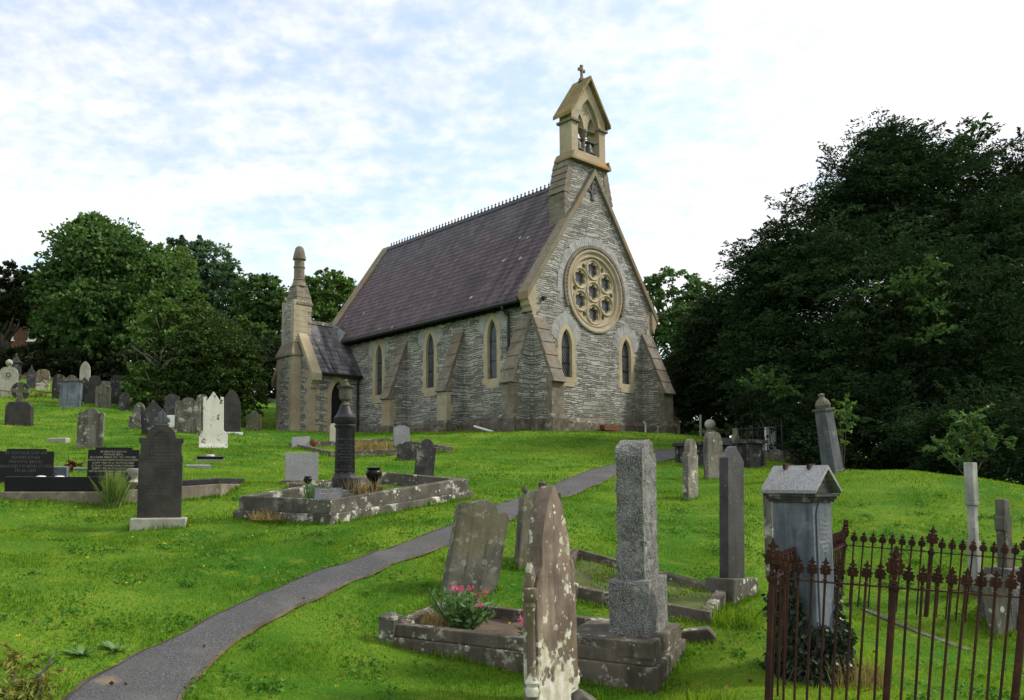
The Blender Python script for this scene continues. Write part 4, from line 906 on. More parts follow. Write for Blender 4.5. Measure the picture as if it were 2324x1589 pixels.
def ring(mb, cs, out_, inn, zb, zt, mi=0, zs=None):
    n = len(cs); ctr = sum(cs, Vector()) / n
    def off(i, d):
        a, b, c = cs[i - 1], cs[i], cs[(i + 1) % n]; e1 = (b - a).to_2d().normalized(); e2 = (c - b).to_2d().normalized()
        n1 = Vector((e1.y, -e1.x)); n2 = Vector((e2.y, -e2.x))
        if n1.dot((ctr - b).to_2d()) > 0: n1 = -n1
        if n2.dot((ctr - b).to_2d()) > 0: n2 = -n2
        k = (n1 + n2); k = k / max(.3, k.dot(n1)); return Vector((b.x + k.x * d, b.y + k.y * d, b.z))
    L = [[off(i, d) + Vector((0, 0, z)) for i in range(n)] for d, z in ((out_, zb), (out_, zt), (inn, zt), (inn, zb))]
    vs = [q for l in L for q in l]; fs = []
    for k in range(4):
        for i in range(n): j = (i + 1) % n; k2 = (k + 1) % 4; fs.append((k * n + i, k * n + j, k2 * n + j, k2 * n + i))
    mb.add(vs, fs, mi); return mb
def kerb(label, cs, h, wd, mat, base=None, fill=None, cat='grave kerb', posts=None, lift=.0, name='grave_kerb', h0=None):
    """cs: four ground corners; kerb of height h and width wd, optional (extra width, height, material) base step"""
    KERBS.append([(q.x, q.y) for q in cs]); c0 = sum(cs, Vector()) / len(cs); e = empty(name, c0, 0, label, cat); lc = [q - c0 for q in cs]
    hb = base[1] if base else 0.0
    m = MB(); ring(m, lc, 0, -wd, (hb + .001) if base else -.3, h); m.obj('kerbstone', M[mat], e, bevel=.014)
    if base:
        m = MB(); ring(m, lc, base[0], -wd - .02, -.4, hb); m.obj('base_step', M[base[2]], e, bevel=.014)
    if fill:
        zf = fill[1]; ins = [q + (Vector() - q) * (wd * .8 / max(.3, q.length)) for q in lc]; N_ = 14; v = []; f = []
        for i in range(N_):
            for j in range(N_):
                a, b_ = i / (N_ - 1), j / (N_ - 1); q = ins[0].lerp(ins[1], a).lerp(ins[3].lerp(ins[2], a), b_); v.append((q.x, q.y, q.z + zf + .03 * math.sin(i * 1.7 + j) * math.sin(j * 1.3)))
        for i in range(N_ - 1):
            for j in range(N_ - 1): f.append((i * N_ + j, (i + 1) * N_ + j, (i + 1) * N_ + j + 1, i * N_ + j + 1))
        rawobj('grave_fill', np.array(v), np.array(f), M[fill[0]], e)
        NOGRASS.append([(q.x + c0.x, q.y + c0.y) for q in lc]); FILLS.append(([q + c0 for q in ins], zf, fill[0]))
    return e
def V3(x, y): return Vector((x, y, Hs(x, y)))
A0, A1 = hit(8, 1136), hit(232, 1146); bk = Vector((.10, 1.45, 0)); A0.z = A1.z = (A0.z + A1.z) / 2
kerb('long black granite kerb on a stepped concrete base in front of the left black headstone', [A0, A1, A1 + bk, A0 + bk], .41, .10, 'black', (.04, .17, 'conc'), ('mossy', .34))
B0, B1 = hit(262, 1146), hit(497, 1128)
kerb('brown concrete kerb with a black granite rim behind the tall dark slate', [B0, B1, B1 + bk, B0 + bk], .32, .10, 'blackmatt', (.03, .22, 'conc'), ('mossy', .25))
def lidpair():
    b = gp(112, 1093, 13.95); e = empty('flower_tray', Vector(tuple(b)), R(10), 'small black granite shelf carrying two white flower holders', 'flower tray'); MB().box(-.30, .30, -.08, .08, -.25, .03).obj('shelf', M['blackmatt'], e, bevel=.005); return e, b
e, b_ = lidpair()
for i, dx_ in enumerate((-.13, .16)):
    m = MB(); m.lathe([(.03, 0), (.085, .012), (.09, .035), (.07, .06), (.02, .068)], 16); o = m.obj('flower_holder', M['whitepaint'], smooth=True); q = e.matrix_world @ Vector((dx_, 0, .031)); o.location = q; tag(o, ('left', 'right')[i] + ' one of two round white flower holders on the black granite shelf', 'flower holder', 'white flower holders')
m = MB(); m.lathe([(.05, 0), (.09, .01), (.10, .03), (.05, .07), (.05, .09), (.10, .16), (.13, .22), (.13, .25), (.09, .255)], 14); o = m.obj('stone_vase', M['pale'], smooth=True); o.location = Vector(tuple(gp(305, 1098, 14.0))); tag(o, 'grey stone flower vase between the black headstone and tall dark slate', 'vase')
o = MB().box(-.32, .32, -.12, .12, -.15, .11).obj('stone_block', M['pale'], bevel=.03); o.location = hit(133, 1003); o.rotation_euler = (R(5), 0, R(-12)); tag(o, 'pale rough stone block half sunk in the grass at left', 'stone block')
# graves below the porch
stone('tilted pale grey tablet on the kerbed plot below the porch', 683, 1019, 41, 29, 'cut', 'granitel', 10, .10, pitch=-16, lean=-2, name='grave_tablet', cat='grave tablet', plinth=('kerb', .06, .02))
K0, K1, K2 = hit(655, 1015), hit(752, 1037), hit(1030, 1025); kerb('low worn stone kerb with dry grass round the plot below the porch', [K0, K1, K2, K0 + K2 - K1], .14, .13, 'kerb', (.03, .05, 'kerb'))
m = MB(); m.lathe([(.06, 0), (.10, .08), (.11, .16), (.09, .2), (.07, .19)], 14); o = m.obj('flower_pot', M['terra'], smooth=True); o.location = hit(712, 1019) + Vector((0, 0, .08)); tag(o, 'small terracotta pot beside the tilted grey tablet', 'flower pot')
stone('upright smooth grey granite headstone standing close before the church wall', 911, 1019, 36, 53, 'shoulder', 'granitel', 14, .12, s=.14, rise=.06, plinth=('kerb', .07, .10))
stone('squat dark slate leaning left with an uneven scalloped top', 922, 1046, 44, 44, 'scallop', 'slate', 14, .08, lean=7, pitch=-8, rise=.12, group=GR)
stone('dark slate with a round head leaning right beside the squat one', 961, 1086, 43, 90, 'shoulder', 'slate', 16, .08, lean=7, pitch=-4, s=.16, rise=.17, group=GR)
stone('thin pale headstone just behind the black column monument', 759, 1003, 8, 42, 'round', 'pale', 30, .08, W=.35, group=GR)
stone('square grey granite tablet on a stone base left of the black column monument', 684, 1099, 75, 70, 'flat', 'granitel', 12, .17, pitch=-7, name='granite_tablet', cat='grave tablet', plinth=('kerb', .07, .05))
J0, J1 = hit(650, 1108), hit(742, 1118); kerb('thin low kerb behind the large lichened grave of the black column', [J0, J1, hit(885, 1106), J0 + hit(885, 1106) - J1], .10, .09, 'kerb')
def urn(label, p_, s, mat, base=True, lines=None, yaw=12):
    e = empty('urn', p_, R(yaw), label, 'urn'); z = 0
    if base:
        m = MB(); m.box(-.27 * s, .27 * s, -.15 * s, .15 * s, -.12, .075 * s); m.box(-.17 * s, .17 * s, -.12 * s, .12 * s, .0751 * s, .14 * s); m.obj('base', M[mat], e, bevel=.006); z = .14 * s
        if lines: text_part('inscription', lines, .055 * s, M['gold'], e, (0, -.151 * s, .02 * s))
    m = MB(); m.lathe([(a * s, z + b * s) for a, b in [(.10, 0), (.10, .03), (.05, .06), (.045, .10), (.07, .12), (.15, .20), (.185, .30), (.165, .36), (.13, .385), (.15, .40), (.16, .43), (.12, .44), (.10, .42)]], 20); m.obj('bowl', M[mat], e, smooth=True)
    return e, z + .42 * s
# large lichened kerb with the column monument
C0, C1, C2 = hit(541, 1178), hit(750, 1190), hit(1064, 1133); C3 = V3(*(C0 + C2 - C1).xy)
kerb('large raised kerb blotched with white lichen round the black column monument', [C0, C1, C2, C3], .34, .16, 'kerbw', (.05, .13, 'kerbw'), ('mossy', .17))
base = gp(782, 1117, 12.75)
e = empty('column_monument', Vector(tuple(base)), R(12), 'tall black polished column monument with carved capital and urn finial', 'monument'); S = 12.75 / FC
m = MB(); m.box(-.22, .22, -.22, .22, -.3, .035); m.obj('plinth', M['kerbw'], e, bevel=.012)
zz = lambda v: (1117 - v) * S
m = MB(); m.lathe([(.205, .036), (.205, zz(1086)), (.19, zz(1082)), (.175, zz(1078)), (.165, zz(1072))], 8, Matrix.Rotation(0, 4, 'Z')); m.obj('foot', M['blackmatt'], e)
m = MB(); m.lathe([(.158, zz(1075)), (.150, zz(1020)), (.145, zz(972)), (.145, zz(969))], 28); m.obj('shaft', M['black'], e, smooth=True)
m = MB(); m.lathe([(.146, zz(974)), (.168, zz(967)), (.15, zz(964)), (.178, zz(958)), (.178, zz(948)), (.165, zz(946)), (.14, zz(942)), (.10, zz(930)), (.085, zz(922)), (.075, zz(919))], 20); m.obj('capital', M['blackmatt'], e, smooth=True)
m = MB(); m.lathe([(.09, zz(920)), (.05, zz(915)), (.045, zz(911)), (.085, zz(907)), (.10, zz(900)), (.10, zz(884)), (.135, zz(878)), (.135, zz(876)), (.06, zz(874)), (.055, zz(870)), (.03, zz(868)), (.04, zz(865)), (.015, zz(861))], 16); m.obj('urn_finial', M['lichen2'], e, smooth=True)
for i in range(10):
    pass
text_part('inscription', ['ER SERCHUS GOF', 'AM', 'DAVID EVANS', 'A FU FARW MAWRTH 1902', 'YN 64 OED', 'HEFYD EI BRIOD', 'ELIZABETH', 'A FU FARW 1915', '', 'YN 77 OED', 'HEDD PERFFAITH HEDD'], .034, M['grey_letters'], e, (0, -.158, zz(1000)), (R(89), 0, 0), 1.7)
urn('black polished urn on a stepped lettered base in the lichened kerb', Vector(tuple(gp(848, 1120, 13.0))), .70, 'black', True, ['ER COF AM'])
urn('small black vase against the grey granite tablet', Vector(tuple(gp(698, 1104, 15.2))), .42, 'black', False)
e = empty('memorial_plaque', Vector(tuple(gp(745, 1136, 12.15))), R(8), 'tilted grey plaque with gilt lettering resting on the lichened kerb', 'plaque', rx=R(-38))
MB().box(-.20, .20, -.02, .02, -.05, .22).obj('slab', M['slategrey'], e, bevel=.004)
text_part('inscription', ['Er Cof Annwyl', 'am', 'ELIZABETH ANN', 'EVANS', 'BETHAN'], .034, M['gold'], e, (0, -.0215, .17))
# right of the path
tl = lambda: None
stone('leaning grey headstone with three rounded lobes in front of the path', 1063, 1352, 125, 205, 'three', 'lichen2', 24, .13, lean=14, pitch=-5, W=.64, Hh=1.08, rise=.17, group=GR)
def pegs(e, w, h, th):
    m = MB()
    for s in (-1, 1): m.lathe([(.035, h - .13), (.045, h - .10), (.03, h - .06)], 8, Matrix.Translation((s * w * .44, 0, 0)))
    m.lathe([(.05, h - .02), (.06, h + .02), (.03, h + .05)], 8); m.obj('knob', M['lichen2'], e, smooth=True)
stone('grey headstone with curved shoulders standing behind the brown lichened one', 1218, 1282, 95, 165, 'ogee', 'lichen2', 30, .11, lean=9, pitch=-4, W=.62, Hh=.98, rise=.22, group=GR, extra=pegs)
p_ = hit(1254, 1612)
e = empty('headstone', p_, R(52), 'brown gothic headstone with side colonnettes and cream lichen, nearest on the path side', 'headstone', rx=R(-2), ry=R(2))
hh = (1612 - 1120) * p_.y / FC; w_ = .62
q = [(-w_ / 2, -.3), (-w_ / 2, .98)] + [(-w_ / 2 + .03, 1.05), (-w_ * .36, 1.12), (-w_ * .36, 1.28)] + bez((-w_ * .36, 1.28), (-w_ * .30, 1.55), (0, hh), 8)[1:]; q += [(-a, b) for a, b in reversed(q[:-1])]
MB().prism(q, -.07, .07, FX).obj('slab', M['brown'], e, bevel=.012)
for s in (-1, 1):
    m = MB(); T = Matrix.Translation((s * (w_ / 2 + .012), -.015, 0)); m.lathe([(.05, .15), (.055, .2), (.045, .22), (.058, .25), (.045, .28), (.038, .30), (.036, .80), (.048, .82), (.04, .85), (.055, .88), (.065, .93), (.065, .96), (.03, .97), (.045, 1.06), (.02, 1.16)], 10, T); m.obj('colonnette', M['brown'], e, smooth=True)
FOOT.append((p_, R(52), .42, .2)); m = MB(); m.box(-.42, .42, -.20, .20, -.4, .02); m.obj('plinth', M['kerbw'], e, bevel=.03)
m = MB(); m.prism([(-.03, -.3), (-.05, .06), (.02, .10), (.14, .03), (.16, -.3)], -.12, .12, FX); o = m.obj('white_stone', M['kerbw'], bevel=.02); o.location = Vector(tuple(gp(1315, 1600, 6.5))); tag(o, 'white lichened lump of stone at the foot of the brown gothic headstone', 'stone')
# granite pillar grave
G0, G1, G2 = hit(880, 1462), hit(1484, 1574), hit(1556, 1462)
d1 = (G1 - G0); d2 = (G2 - G1); d2 = d2.normalized() * 1.15
G2 = V3(*(G1 + d2).xy); G3 = V3(*(G0 + d2).xy)
zg = sum((q.z for q in (G0, G1, G2, G3))) / 4
kerb('stone kerb with lichen spots and a base step round the granite pillar grave', [Vector((q.x, q.y, q.z * .35 + zg * .65)) for q in (G0, G1, G2, G3)], .19, .13, 'kerb', (.035, .07, 'kerb'), ('soil', .09))
U1 = d1.normalized(); U2 = d2.normalized(); ang = math.atan2(U2.y, U2.x); zt_ = zg + .19
e = empty('corner_post', G0 + Vector((.02, .03, 0)), math.atan2(U1.y, U1.x), 'square lichened corner post with pyramid cap at the kerb of the granite grave', 'kerb post')
m = MB(); m.box(-.085, .085, -.085, .085, -.3, .22); m.obj('post', M['kerbw'], e, bevel=.012); m = MB(); m.lathe([(.125, .221), (.125, .245), (.02, .29)], 4, Matrix.Rotation(0, 4, 'Z')); m.obj('cap', M['kerbw'], e)
bc = Vector((G1.x, G1.y, zg)) - U1 * .26 + U2 * .575
e = empty('headstone', Vector((bc.x, bc.y, zg)), ang, 'tall rough grey granite pillar headstone with a rounded top on a granite block', 'headstone')
m = MB(); m.box(-.575, .575, -.26, .58, .06, .202); m.obj('plinth', M['kerb'], e, bevel=.012)
tz = .203; ph = (1466 - 1344) * 7.45 / FC; th_ = (EYE + 100 / FC * bc.y) - (zg + .203 + ph)
rsn = np.random.RandomState(3)
def rough(mb, amp, seed):
    r_ = random.Random(seed); mb.v = [(x + r_.uniform(-amp, amp), y + r_.uniform(-amp, amp), z + r_.uniform(-amp, amp)) for x, y, z in mb.v]; return mb
def rocky(name, poly, y0, y1, mat, parent, amp=.012, seed=1):
    bm = bmesh.new(); me = MB().prism(poly, y0, y1, FX).mesh(name, M[mat]); bm.from_mesh(me)
    bmesh.ops.dissolve_limit(bm, angle_limit=R(2), verts=bm.verts, edges=bm.edges)
    for _ in range(5):
        es = [e_ for e_ in bm.edges if e_.calc_length() > .07]
        if not es: break
        bmesh.ops.subdivide_edges(bm, edges=es, cuts=1, use_grid_fill=True); bmesh.ops.triangulate(bm, faces=[f for f in bm.faces if len(f.verts) > 4])
    from mathutils import noise as nz
    bm.normal_update()
    for q in bm.verts: q.co += q.normal * (amp * (nz.noise(q.co * 9 + Vector((seed, 0, 0))) + .7 * nz.noise(q.co * 22)))
    bm.to_mesh(me); bm.free(); o = bpy.data.objects.new(name, me); COL.objects.link(o); o.parent = parent; return o
rocky('block', [(-.35, tz), (-.35, tz + ph - .02), (-.33, tz + ph), (.33, tz + ph), (.35, tz + ph - .02), (.35, tz)], -.18, .18, 'granite', e, .014, 2)
z0 = tz + ph + .002; q = [(-.26, z0), (-.265, z0 + th_ - .16)] + bez((-.265, z0 + th_ - .16), (-.22, z0 + th_), (0, z0 + th_), 7) + bez((0, z0 + th_), (.24, z0 + th_ - .02), (.265, z0 + th_ - .24), 7)[1:] + [(.26, z0)]
rocky('slab', q, -.125, .125, 'granite', e, .018, 5)
# mossy grave with the polished peaked stone
N1 = hit(1612, 1418); N0 = V3(*(N1 - U1 * 1.9).xy); u2 = Vector((math.cos(ang), math.sin(ang), 0)) * 1.25
kerb('dark low kerb round the mossy grave of the polished peaked stone', [N0, N1, V3(*(N1 + u2).xy), V3(*(N0 + u2).xy)], .13, .12, 'kerb', None, ('mossy', .07))
p_ = hit(1662, 1352); yaw = 50
e = empty('headstone', p_ , R(yaw), 'smooth dark grey headstone with a peaked top on a lichened block', 'headstone', rx=0, ry=R(4))
hb = .20; hh = (1352 - 1018) * p_.y / FC
FOOT.append((p_, R(yaw), .40, .17)); m = MB(); m.box(-.40, .40, -.17, .17, -.4, hb); m.obj('plinth', M['kerbw'], e, bevel=.015)
m = MB(); m.prism([(-.26, hb + .001), (-.26, hh - .17), (0, hh), (.26, hh - .17), (.26, hb + .001)], -.055, .055, FX); m.obj('slab', M['slateclean'], e, bevel=.006)
m = MB(); m.prism([(-.16, -.2), (-.15, .07), (.10, .11), (.17, .03), (.2, -.2)], -.11, .11, FX); o = m.obj('loose_stone', M['kerb'], bevel=.02); o.location = hit(1585, 1452); o.rotation_euler = (0, 0, R(-20)); tag(o, 'loose rough stone in the grass behind the granite pillar grave', 'stone')
stone('narrow lichen-streaked headstone with a round head leaning near the path', 1567, 1133, 32, 135, 'shoulder', 'lichen', 52, .11, lean=4, W=.50, Hh=1.12, s=.12, rise=.28, group=GR)
stone('lichened headstone with hooded shoulders in front of the dark chest tomb', 1620, 1087, 42, 105, 'round', 'lichen', 35, .12, W=.52, Hh=1.02, rise=.34, group=GR)
def chest(label, c, w, l, h, yaw):
    e = empty('chest_tomb', c, R(yaw), label, 'chest tomb', 'dark chest tombs by the path'); m = MB(); m.box(-w / 2, w / 2, -l / 2, l / 2, -.4, h); m.obj('chest', M['slate'], e, bevel=.01)
    m = MB()
    for sx in (-1, 1):
        for sy in (-1, 1): m.box(sx * (w / 2) - .05, sx * (w / 2) + .05, sy * l / 2 - .05, sy * l / 2 + .05, -.35, h - .002)
    m.obj('corner_pilaster', M['slate'], e, bevel=.01)
    MB().box(-w / 2 - .10, w / 2 + .10, -l / 2 - .10, l / 2 + .10, h + .001, h + .09).obj('ledger', M['slate'], e, bevel=.015)
chest('dark slate chest tomb with a flat ledger beside the path', Vector(tuple(gp(1595, 1062, 21.0))), .55, 1.1, .55, 35)
chest('second dark slate chest tomb farther right near the iron railing', Vector(tuple(gp(1682, 1060, 21.2))), .50, .95, .58, 30)
stone('dark headstone with a scrolled side standing between the chest tombs', 1671, 1046, 20, 74, 'scallop', 'lichen2', 55, .12, Y=22.5, W=.46, Hh=.88, rise=.3, group=GR)
e = empty('ball_pillar', Vector(tuple(gp(1613, 1012, 25.5))), R(20), 'short stone pillar topped by a pale stone ball beyond the chest tombs', 'pillar')
m = MB(); m.lathe([(.16, -.4), (.16, .32), (.26, .36), (.26, .44), (.14, .47), (.10, .52)], 4, Matrix.Rotation(R(45), 4, 'Z')); m.obj('shaft', M['lichen2'], e); m = MB(); m.lathe([(.02, .50), (.10, .53), (.155, .60), (.165, .66), (.155, .72), (.10, .79), (.01, .82)], 16); m.obj('ball', M['pale'], e, smooth=True)
m = MB(); m.tube([(0, 0, -.3), (.01, 0, .75)], .05, 6); o = m.obj('wooden_stake', M['pale']); o.location = Vector(tuple(gp(1590, 984, 33.0))); tag(o, 'pale wooden stake standing in the weeds at the path end', 'stake')
# leaning pedestal pillar and others on the mound
p_ = hit(1891, 1072)
e = empty('obelisk', p_, R(30), 'tall leaning dark square pillar with a moulded cap and urn before the yew', 'obelisk', ry=R(-7.5), rx=R(-2)); S = p_.y / FC
m = MB(); k = 165 * S
m.box(-.16, .16, -.16, .16, -.4, .06); vs = [(sx * a, sy * a, z) for z, a in ((.061, .145), (k * .85, .125)) for sx, sy in ((-1, -1), (1, -1), (1, 1), (-1, 1))]
m.add(vs, [(0, 1, 2, 3), (4, 5, 6, 7), (0, 1, 5, 4), (1, 2, 6, 5), (2, 3, 7, 6), (3, 0, 4, 7)]); m.obj('shaft', M['slategrey'], e, bevel=.012)
m = MB(); m.box(-.155, .155, -.155, .155, k * .85, k * .85 + .05); m.lathe([(.13, k * .85 + .051), (.15, k * .85 + .12), (.12, k * .85 + .2), (.06, k * .85 + .26), (.05, k * .85 + .30), (.07, k * .85 + .33), (.02, k * .85 + .36)], 10); m.obj('cap', M['lichen2'], e)
stone('thin pointed grey headstone under the yew right of the leaning pillar', 1936, 1060, 16, 98, 'gothic', 'lichen2', 30, .10, W=.30, Hh=.86, rise=.3)
# roofed pedestal tomb by the railings
p_ = Vector((3.24, 7.5, Hs(3.24, 7.5) - .02)); yw = 40.
e = empty('roofed_tomb', p_, R(yw), 'blue slate pedestal tomb with a pitched stone roof behind the railings', 'pedestal tomb')
hw_ = .175; hd = .185; hz = 1.6 + (1099.9 - 1139) * 7.5 / FC - p_.z
m = MB(); m.box(-hw_, hw_, -hd, hd, -.3, hz); m.obj('pedestal', M['slateblue'], e, bevel=.008)
m = MB(); m.box(-hw_ + .045, hw_ - .045, -hd - .012, -hd - .001, .25, hz - .10); m.prism(arc(0, hz - .105, hw_ - .05, 0, 180, 10), -hd - .011, -hd - .001, FX); m.obj('panel', M['slateblue'], e)
text_part('inscription', ['THIS', 'Tombstone', 'is erected', 'IN MEMORY', 'of a', 'beloved Wife', 'aged 42', 'years'], .036, M['lead'], e, (0, -hd - .013, hz - .16))
m = MB()
for k, (o_, z_) in enumerate(((.02, 0), (.035, .025), (.055, .05))): m.box(-hw_ - o_, hw_ + o_, -hd - o_, hd + o_, hz + z_ + .001, hz + z_ + .0255)
m.obj('cornice', M['slate'], e)
rz_ = hz + .078; m = MB(); q = [(-hw_ - .07, rz_), (0, rz_ + .21), (hw_ + .07, rz_), (hw_ + .07, rz_ + .03), (0, rz_ + .25), (-hw_ - .07, rz_ + .03)]
m.prism(q, -hd - .07, hd + .07, FX); m.obj('roof', M['granitel'], e, bevel=.005)
m = MB(); m.prism([(-hw_, rz_), (0, rz_ + .19), (hw_, rz_)], -hd - .02, hd + .02, FX); m.obj('pediment', M['slate'], e)
m = MB()
for yy in (-.1, .12): m.box(-.06, .06, yy - .012, yy + .012, rz_ + .215, rz_ + .262)
m.obj('iron_cramp', M['rust'], e)
stone('pale flaking slab standing close behind the roofed slate tomb', 1760, 1262, 22, 130, 'flat', 'lichen', 40, .10, W=.30, Hh=.80, Y=9.6)
# white memorial post and cross base beyond the railings
p_ = hit(2215, 1338); S = p_.y / FC
e = empty('memorial_post', p_, R(30), 'tall thin white-flaked square post beyond the railings', 'post', ry=R(1)); L_ = (1338 - 1055) * S
m = MB(); m.box(-.055, .055, -.055, .055, -.3, L_ * .38); m.box(-.043, .043, -.043, .043, L_ * .38, L_ * .66); m.box(-.06, .06, -.06, .06, L_ * .66, L_ * .69); m.box(-.055, .055, -.055, .055, L_ * .69 + .001, L_); m.obj('shaft', M['flaky'], e, bevel=.008)
MB().box(-.13, .13, -.13, .13, -.3, .08).obj('base', M['kerb'], e, bevel=.015)
p_ = Vector(tuple(gp(2288, 1375, 9.9)))
e = empty('cross_monument', p_, R(25), 'grey stone cross on stepped blocks beyond the right end of the railings', 'stone cross'); S = 9.9 / FC
m = MB(); h0 = (1375 - 1290) * S; m.box(-.26, .26, -.2, .2, -.6, h0 * .55); m.box(-.18, .18, -.15, .15, h0 * .55 + .001, h0); m.obj('steps', M['granite'], e, bevel=.02)
m = MB(); h1 = (1375 - 1138) * S; m.prism([(-.075, h0), (-.06, h0 + .42), (-.085, h0 + .44), (-.085, h0 + .58), (-.055, h0 + .6), (-.05, h1), (.05, h1), (.055, h0 + .6), (.085, h0 + .58), (.085, h0 + .44), (.06, h0 + .42), (.075, h0)], -.055, .055, FX); m.obj('shaft', M['lichen2'], e, bevel=.01)
stone('leaning lichen-blotched stub of stone just behind the back railing at right', 2272, 1438, 46, 138, 'leanround', 'lichen', 20, .12, lean=-4, W=.26, Hh=.66)
# low kerb inside the enclosure
k0, k1 = hit(1960, 1385), hit(2200, 1478)
m = MB(); n = 12; a, b = k0, k1; sd_ = Vector((-(b - a).y, (b - a).x, 0)).normalized() * .05
for i in range(n):
    q0, q1 = a.lerp(b, i / n), a.lerp(b, (i + .97) / n); q0.z = Hs(q0.x, q0.y); q1.z = Hs(q1.x, q1.y)
    m.add([q0 - sd_ + Vector((0, 0, -.1)), q1 - sd_ + Vector((0, 0, -.1)), q1 + sd_ + Vector((0, 0, -.1)), q0 + sd_ + Vector((0, 0, -.1)), q0 - sd_ + Vector((0, 0, .015)), q1 - sd_ + Vector((0, 0, .015)), q1 + sd_ + Vector((0, 0, .015)), q0 + sd_ + Vector((0, 0, .015))], [(0, 1, 2, 3), (4, 5, 6, 7), (0, 1, 5, 4), (1, 2, 6, 5), (2, 3, 7, 6), (3, 0, 4, 7)])
tag(m.obj('edging_kerb', M['lichen2']), 'narrow grey edging kerb lying in the grass along the back railing', 'grave kerb')
# bits by the church wall
x_, y_ = cw(3.85, -.35); e = empty('plant_trough', (x_, y_, CZ + .38), TH, 'long red-brown plant trough standing at the foot of the gable wall', 'plant trough')
m = MB(); m.prism([(-.42, 0), (-.46, .2), (.46, .2), (.42, 0)], -.12, .12, FX); m.obj('trough', M['terra'], e, bevel=.01); leafball('plants', Vector((.15, 0, .30)), .26, 90, .07, 'herb', e, 3)
x_, y_ = cw(6.05, -.4); m = MB(); m.tube([(0, 0, -.2), (0, 0, .42), (-.10, 0, .46)], .035, 8); o = m.obj('vent_pipe', M['whitepaint']); o.location = (x_, y_, CZ + .35); o.rotation_euler = (0, 0, TH); tag(o, 'short white bent pipe standing by the gable wall', 'pipe')
x0, y0_ = cw(-.55, 2.6); x1, y1_ = cw(-.9, 1.1); m = MB(); m.tube([(x0, y0_, CZ + .52), (x1, y1_, CZ + .20)], .045, 8); tag(m.obj('drain_pipe', M['whitepaint']), 'white plastic pipe lying slanted against the side plinth', 'pipe')
# ------------------------------------------------------------------ iron railings round the front-right grave
def finial_bm(s=1.0):
    h = [(.006, 0), (.012, .004), (.012, .012), (.007, .018), (.010, .03), (.010, .042), (.006, .048)]
    m = MB(); m.lathe([(r * s, z * s) for r, z in h], 8)
    q = [(.006, .045), (.022, .040), (.030, .050), (.026, .062), (.034, .066), (.032, .078), (.022, .082), (.026, .092), (.018, .098), (.009, .094), (.008, .104), (.019, .108), (.020, .116), (.010, .118), (.006, .128), (0, .142)]
    q = [(a * s, b * s) for a, b in q]; q = q + [(-a, b) for a, b in reversed(q[:-1])]
    m.prism(q, -.006 * s, .006 * s, FX); m.prism([(a * .45, b) for a, b in q], -.013 * s, .013 * s, FX)
    m.prism([(a * .7, b) for a, b in q], -.004 * s, .004 * s, FYZ); return m
FINM = finial_bm(1.28).mesh('finial', M['rust'], bevel=0); FINP = finial_bm(2.05).mesh('finial', M['rust'])
fence = empty('grave_railing', Vector((3.2, 7.6, Hs(3.2, 7.6))), 0, 'rusty iron railing with leaf-shaped finials enclosing the roofed slate tomb', 'railing'); F0 = fence.matrix_world.translation.copy()
BARM = None
def rail_pt(u, v, Y): return Vector(tuple(gp(u, v, Y)))
f_l, f_r = rail_pt(1752, 1312, 6.6), rail_pt(2340, 1358, 6.12)
f_r = f_l + (f_r - f_l) * 1.25
b_l = rail_pt(1916, 1237, 10.4); b_r = rail_pt(2340, 1272, 9.6); b_r = b_l + (b_r - b_l) * 1.35
def seg(p0, p1, n, lean0, lean1, posts, first=True, last=True):
    d = (p1 - p0); a = math.atan2(d.y, d.x)
    m = MB(); T = Matrix.Translation(p0 - F0) @ d.to_track_quat('X', 'Z').to_matrix().to_4x4(); m.box(0, d.length, -.014, .014, -.006, .006, M=T); m.obj('rail', M['rust'], fence)
    for i in range(n + 1):
        if (i == 0 and not first) or (i == n and not last): continue
        t_ = i / n; q = p0.lerp(p1, t_); post = i in posts; ln = lean0 + (lean1 - lean0) * t_ + (0 if post else random.gauss(0, .012))
        ax = Vector((ln, 0, 1)).normalized(); zg_ = Hs(q.x - ln, q.y) - .06; L_ = (q.z - zg_) / ax.z; r = .026 if post else .0095
        m = MB(); m.tube([q - ax * L_ - F0, q - ax * .001 - F0] if not post else [q - ax * L_ - F0, q + ax * .02 - F0], r, 8)
        if post: m.lathe([(.030, -.03), (.037, -.022), (.037, .012), (.030, .02)], 4, Matrix.Translation(q - F0) @ Matrix.Rotation(a + R(45), 4, 'Z'))
        o = m.obj('post' if post else 'bar', M['rust'], fence, smooth=True)
        f = bpy.data.objects.new('finial', FINP if post else FINM); COL.objects.link(f); f.parent = o
        f.matrix_local = Matrix.Translation(q + ax * (.02 if post else .006) - F0) @ Matrix.Rotation(math.atan(ln), 4, 'Y') @ Matrix.Rotation(a + random.uniform(-.25, .25), 4, 'Z')
random.seed(11)
seg(f_l, f_r, 23, .07, .19, (0, 9, 18, 23))
seg(f_l, b_l, 25, .07, .12, (25,), first=False)
seg(b_l, b_r, 25, .12, .16, (9, 18, 25), first=False)
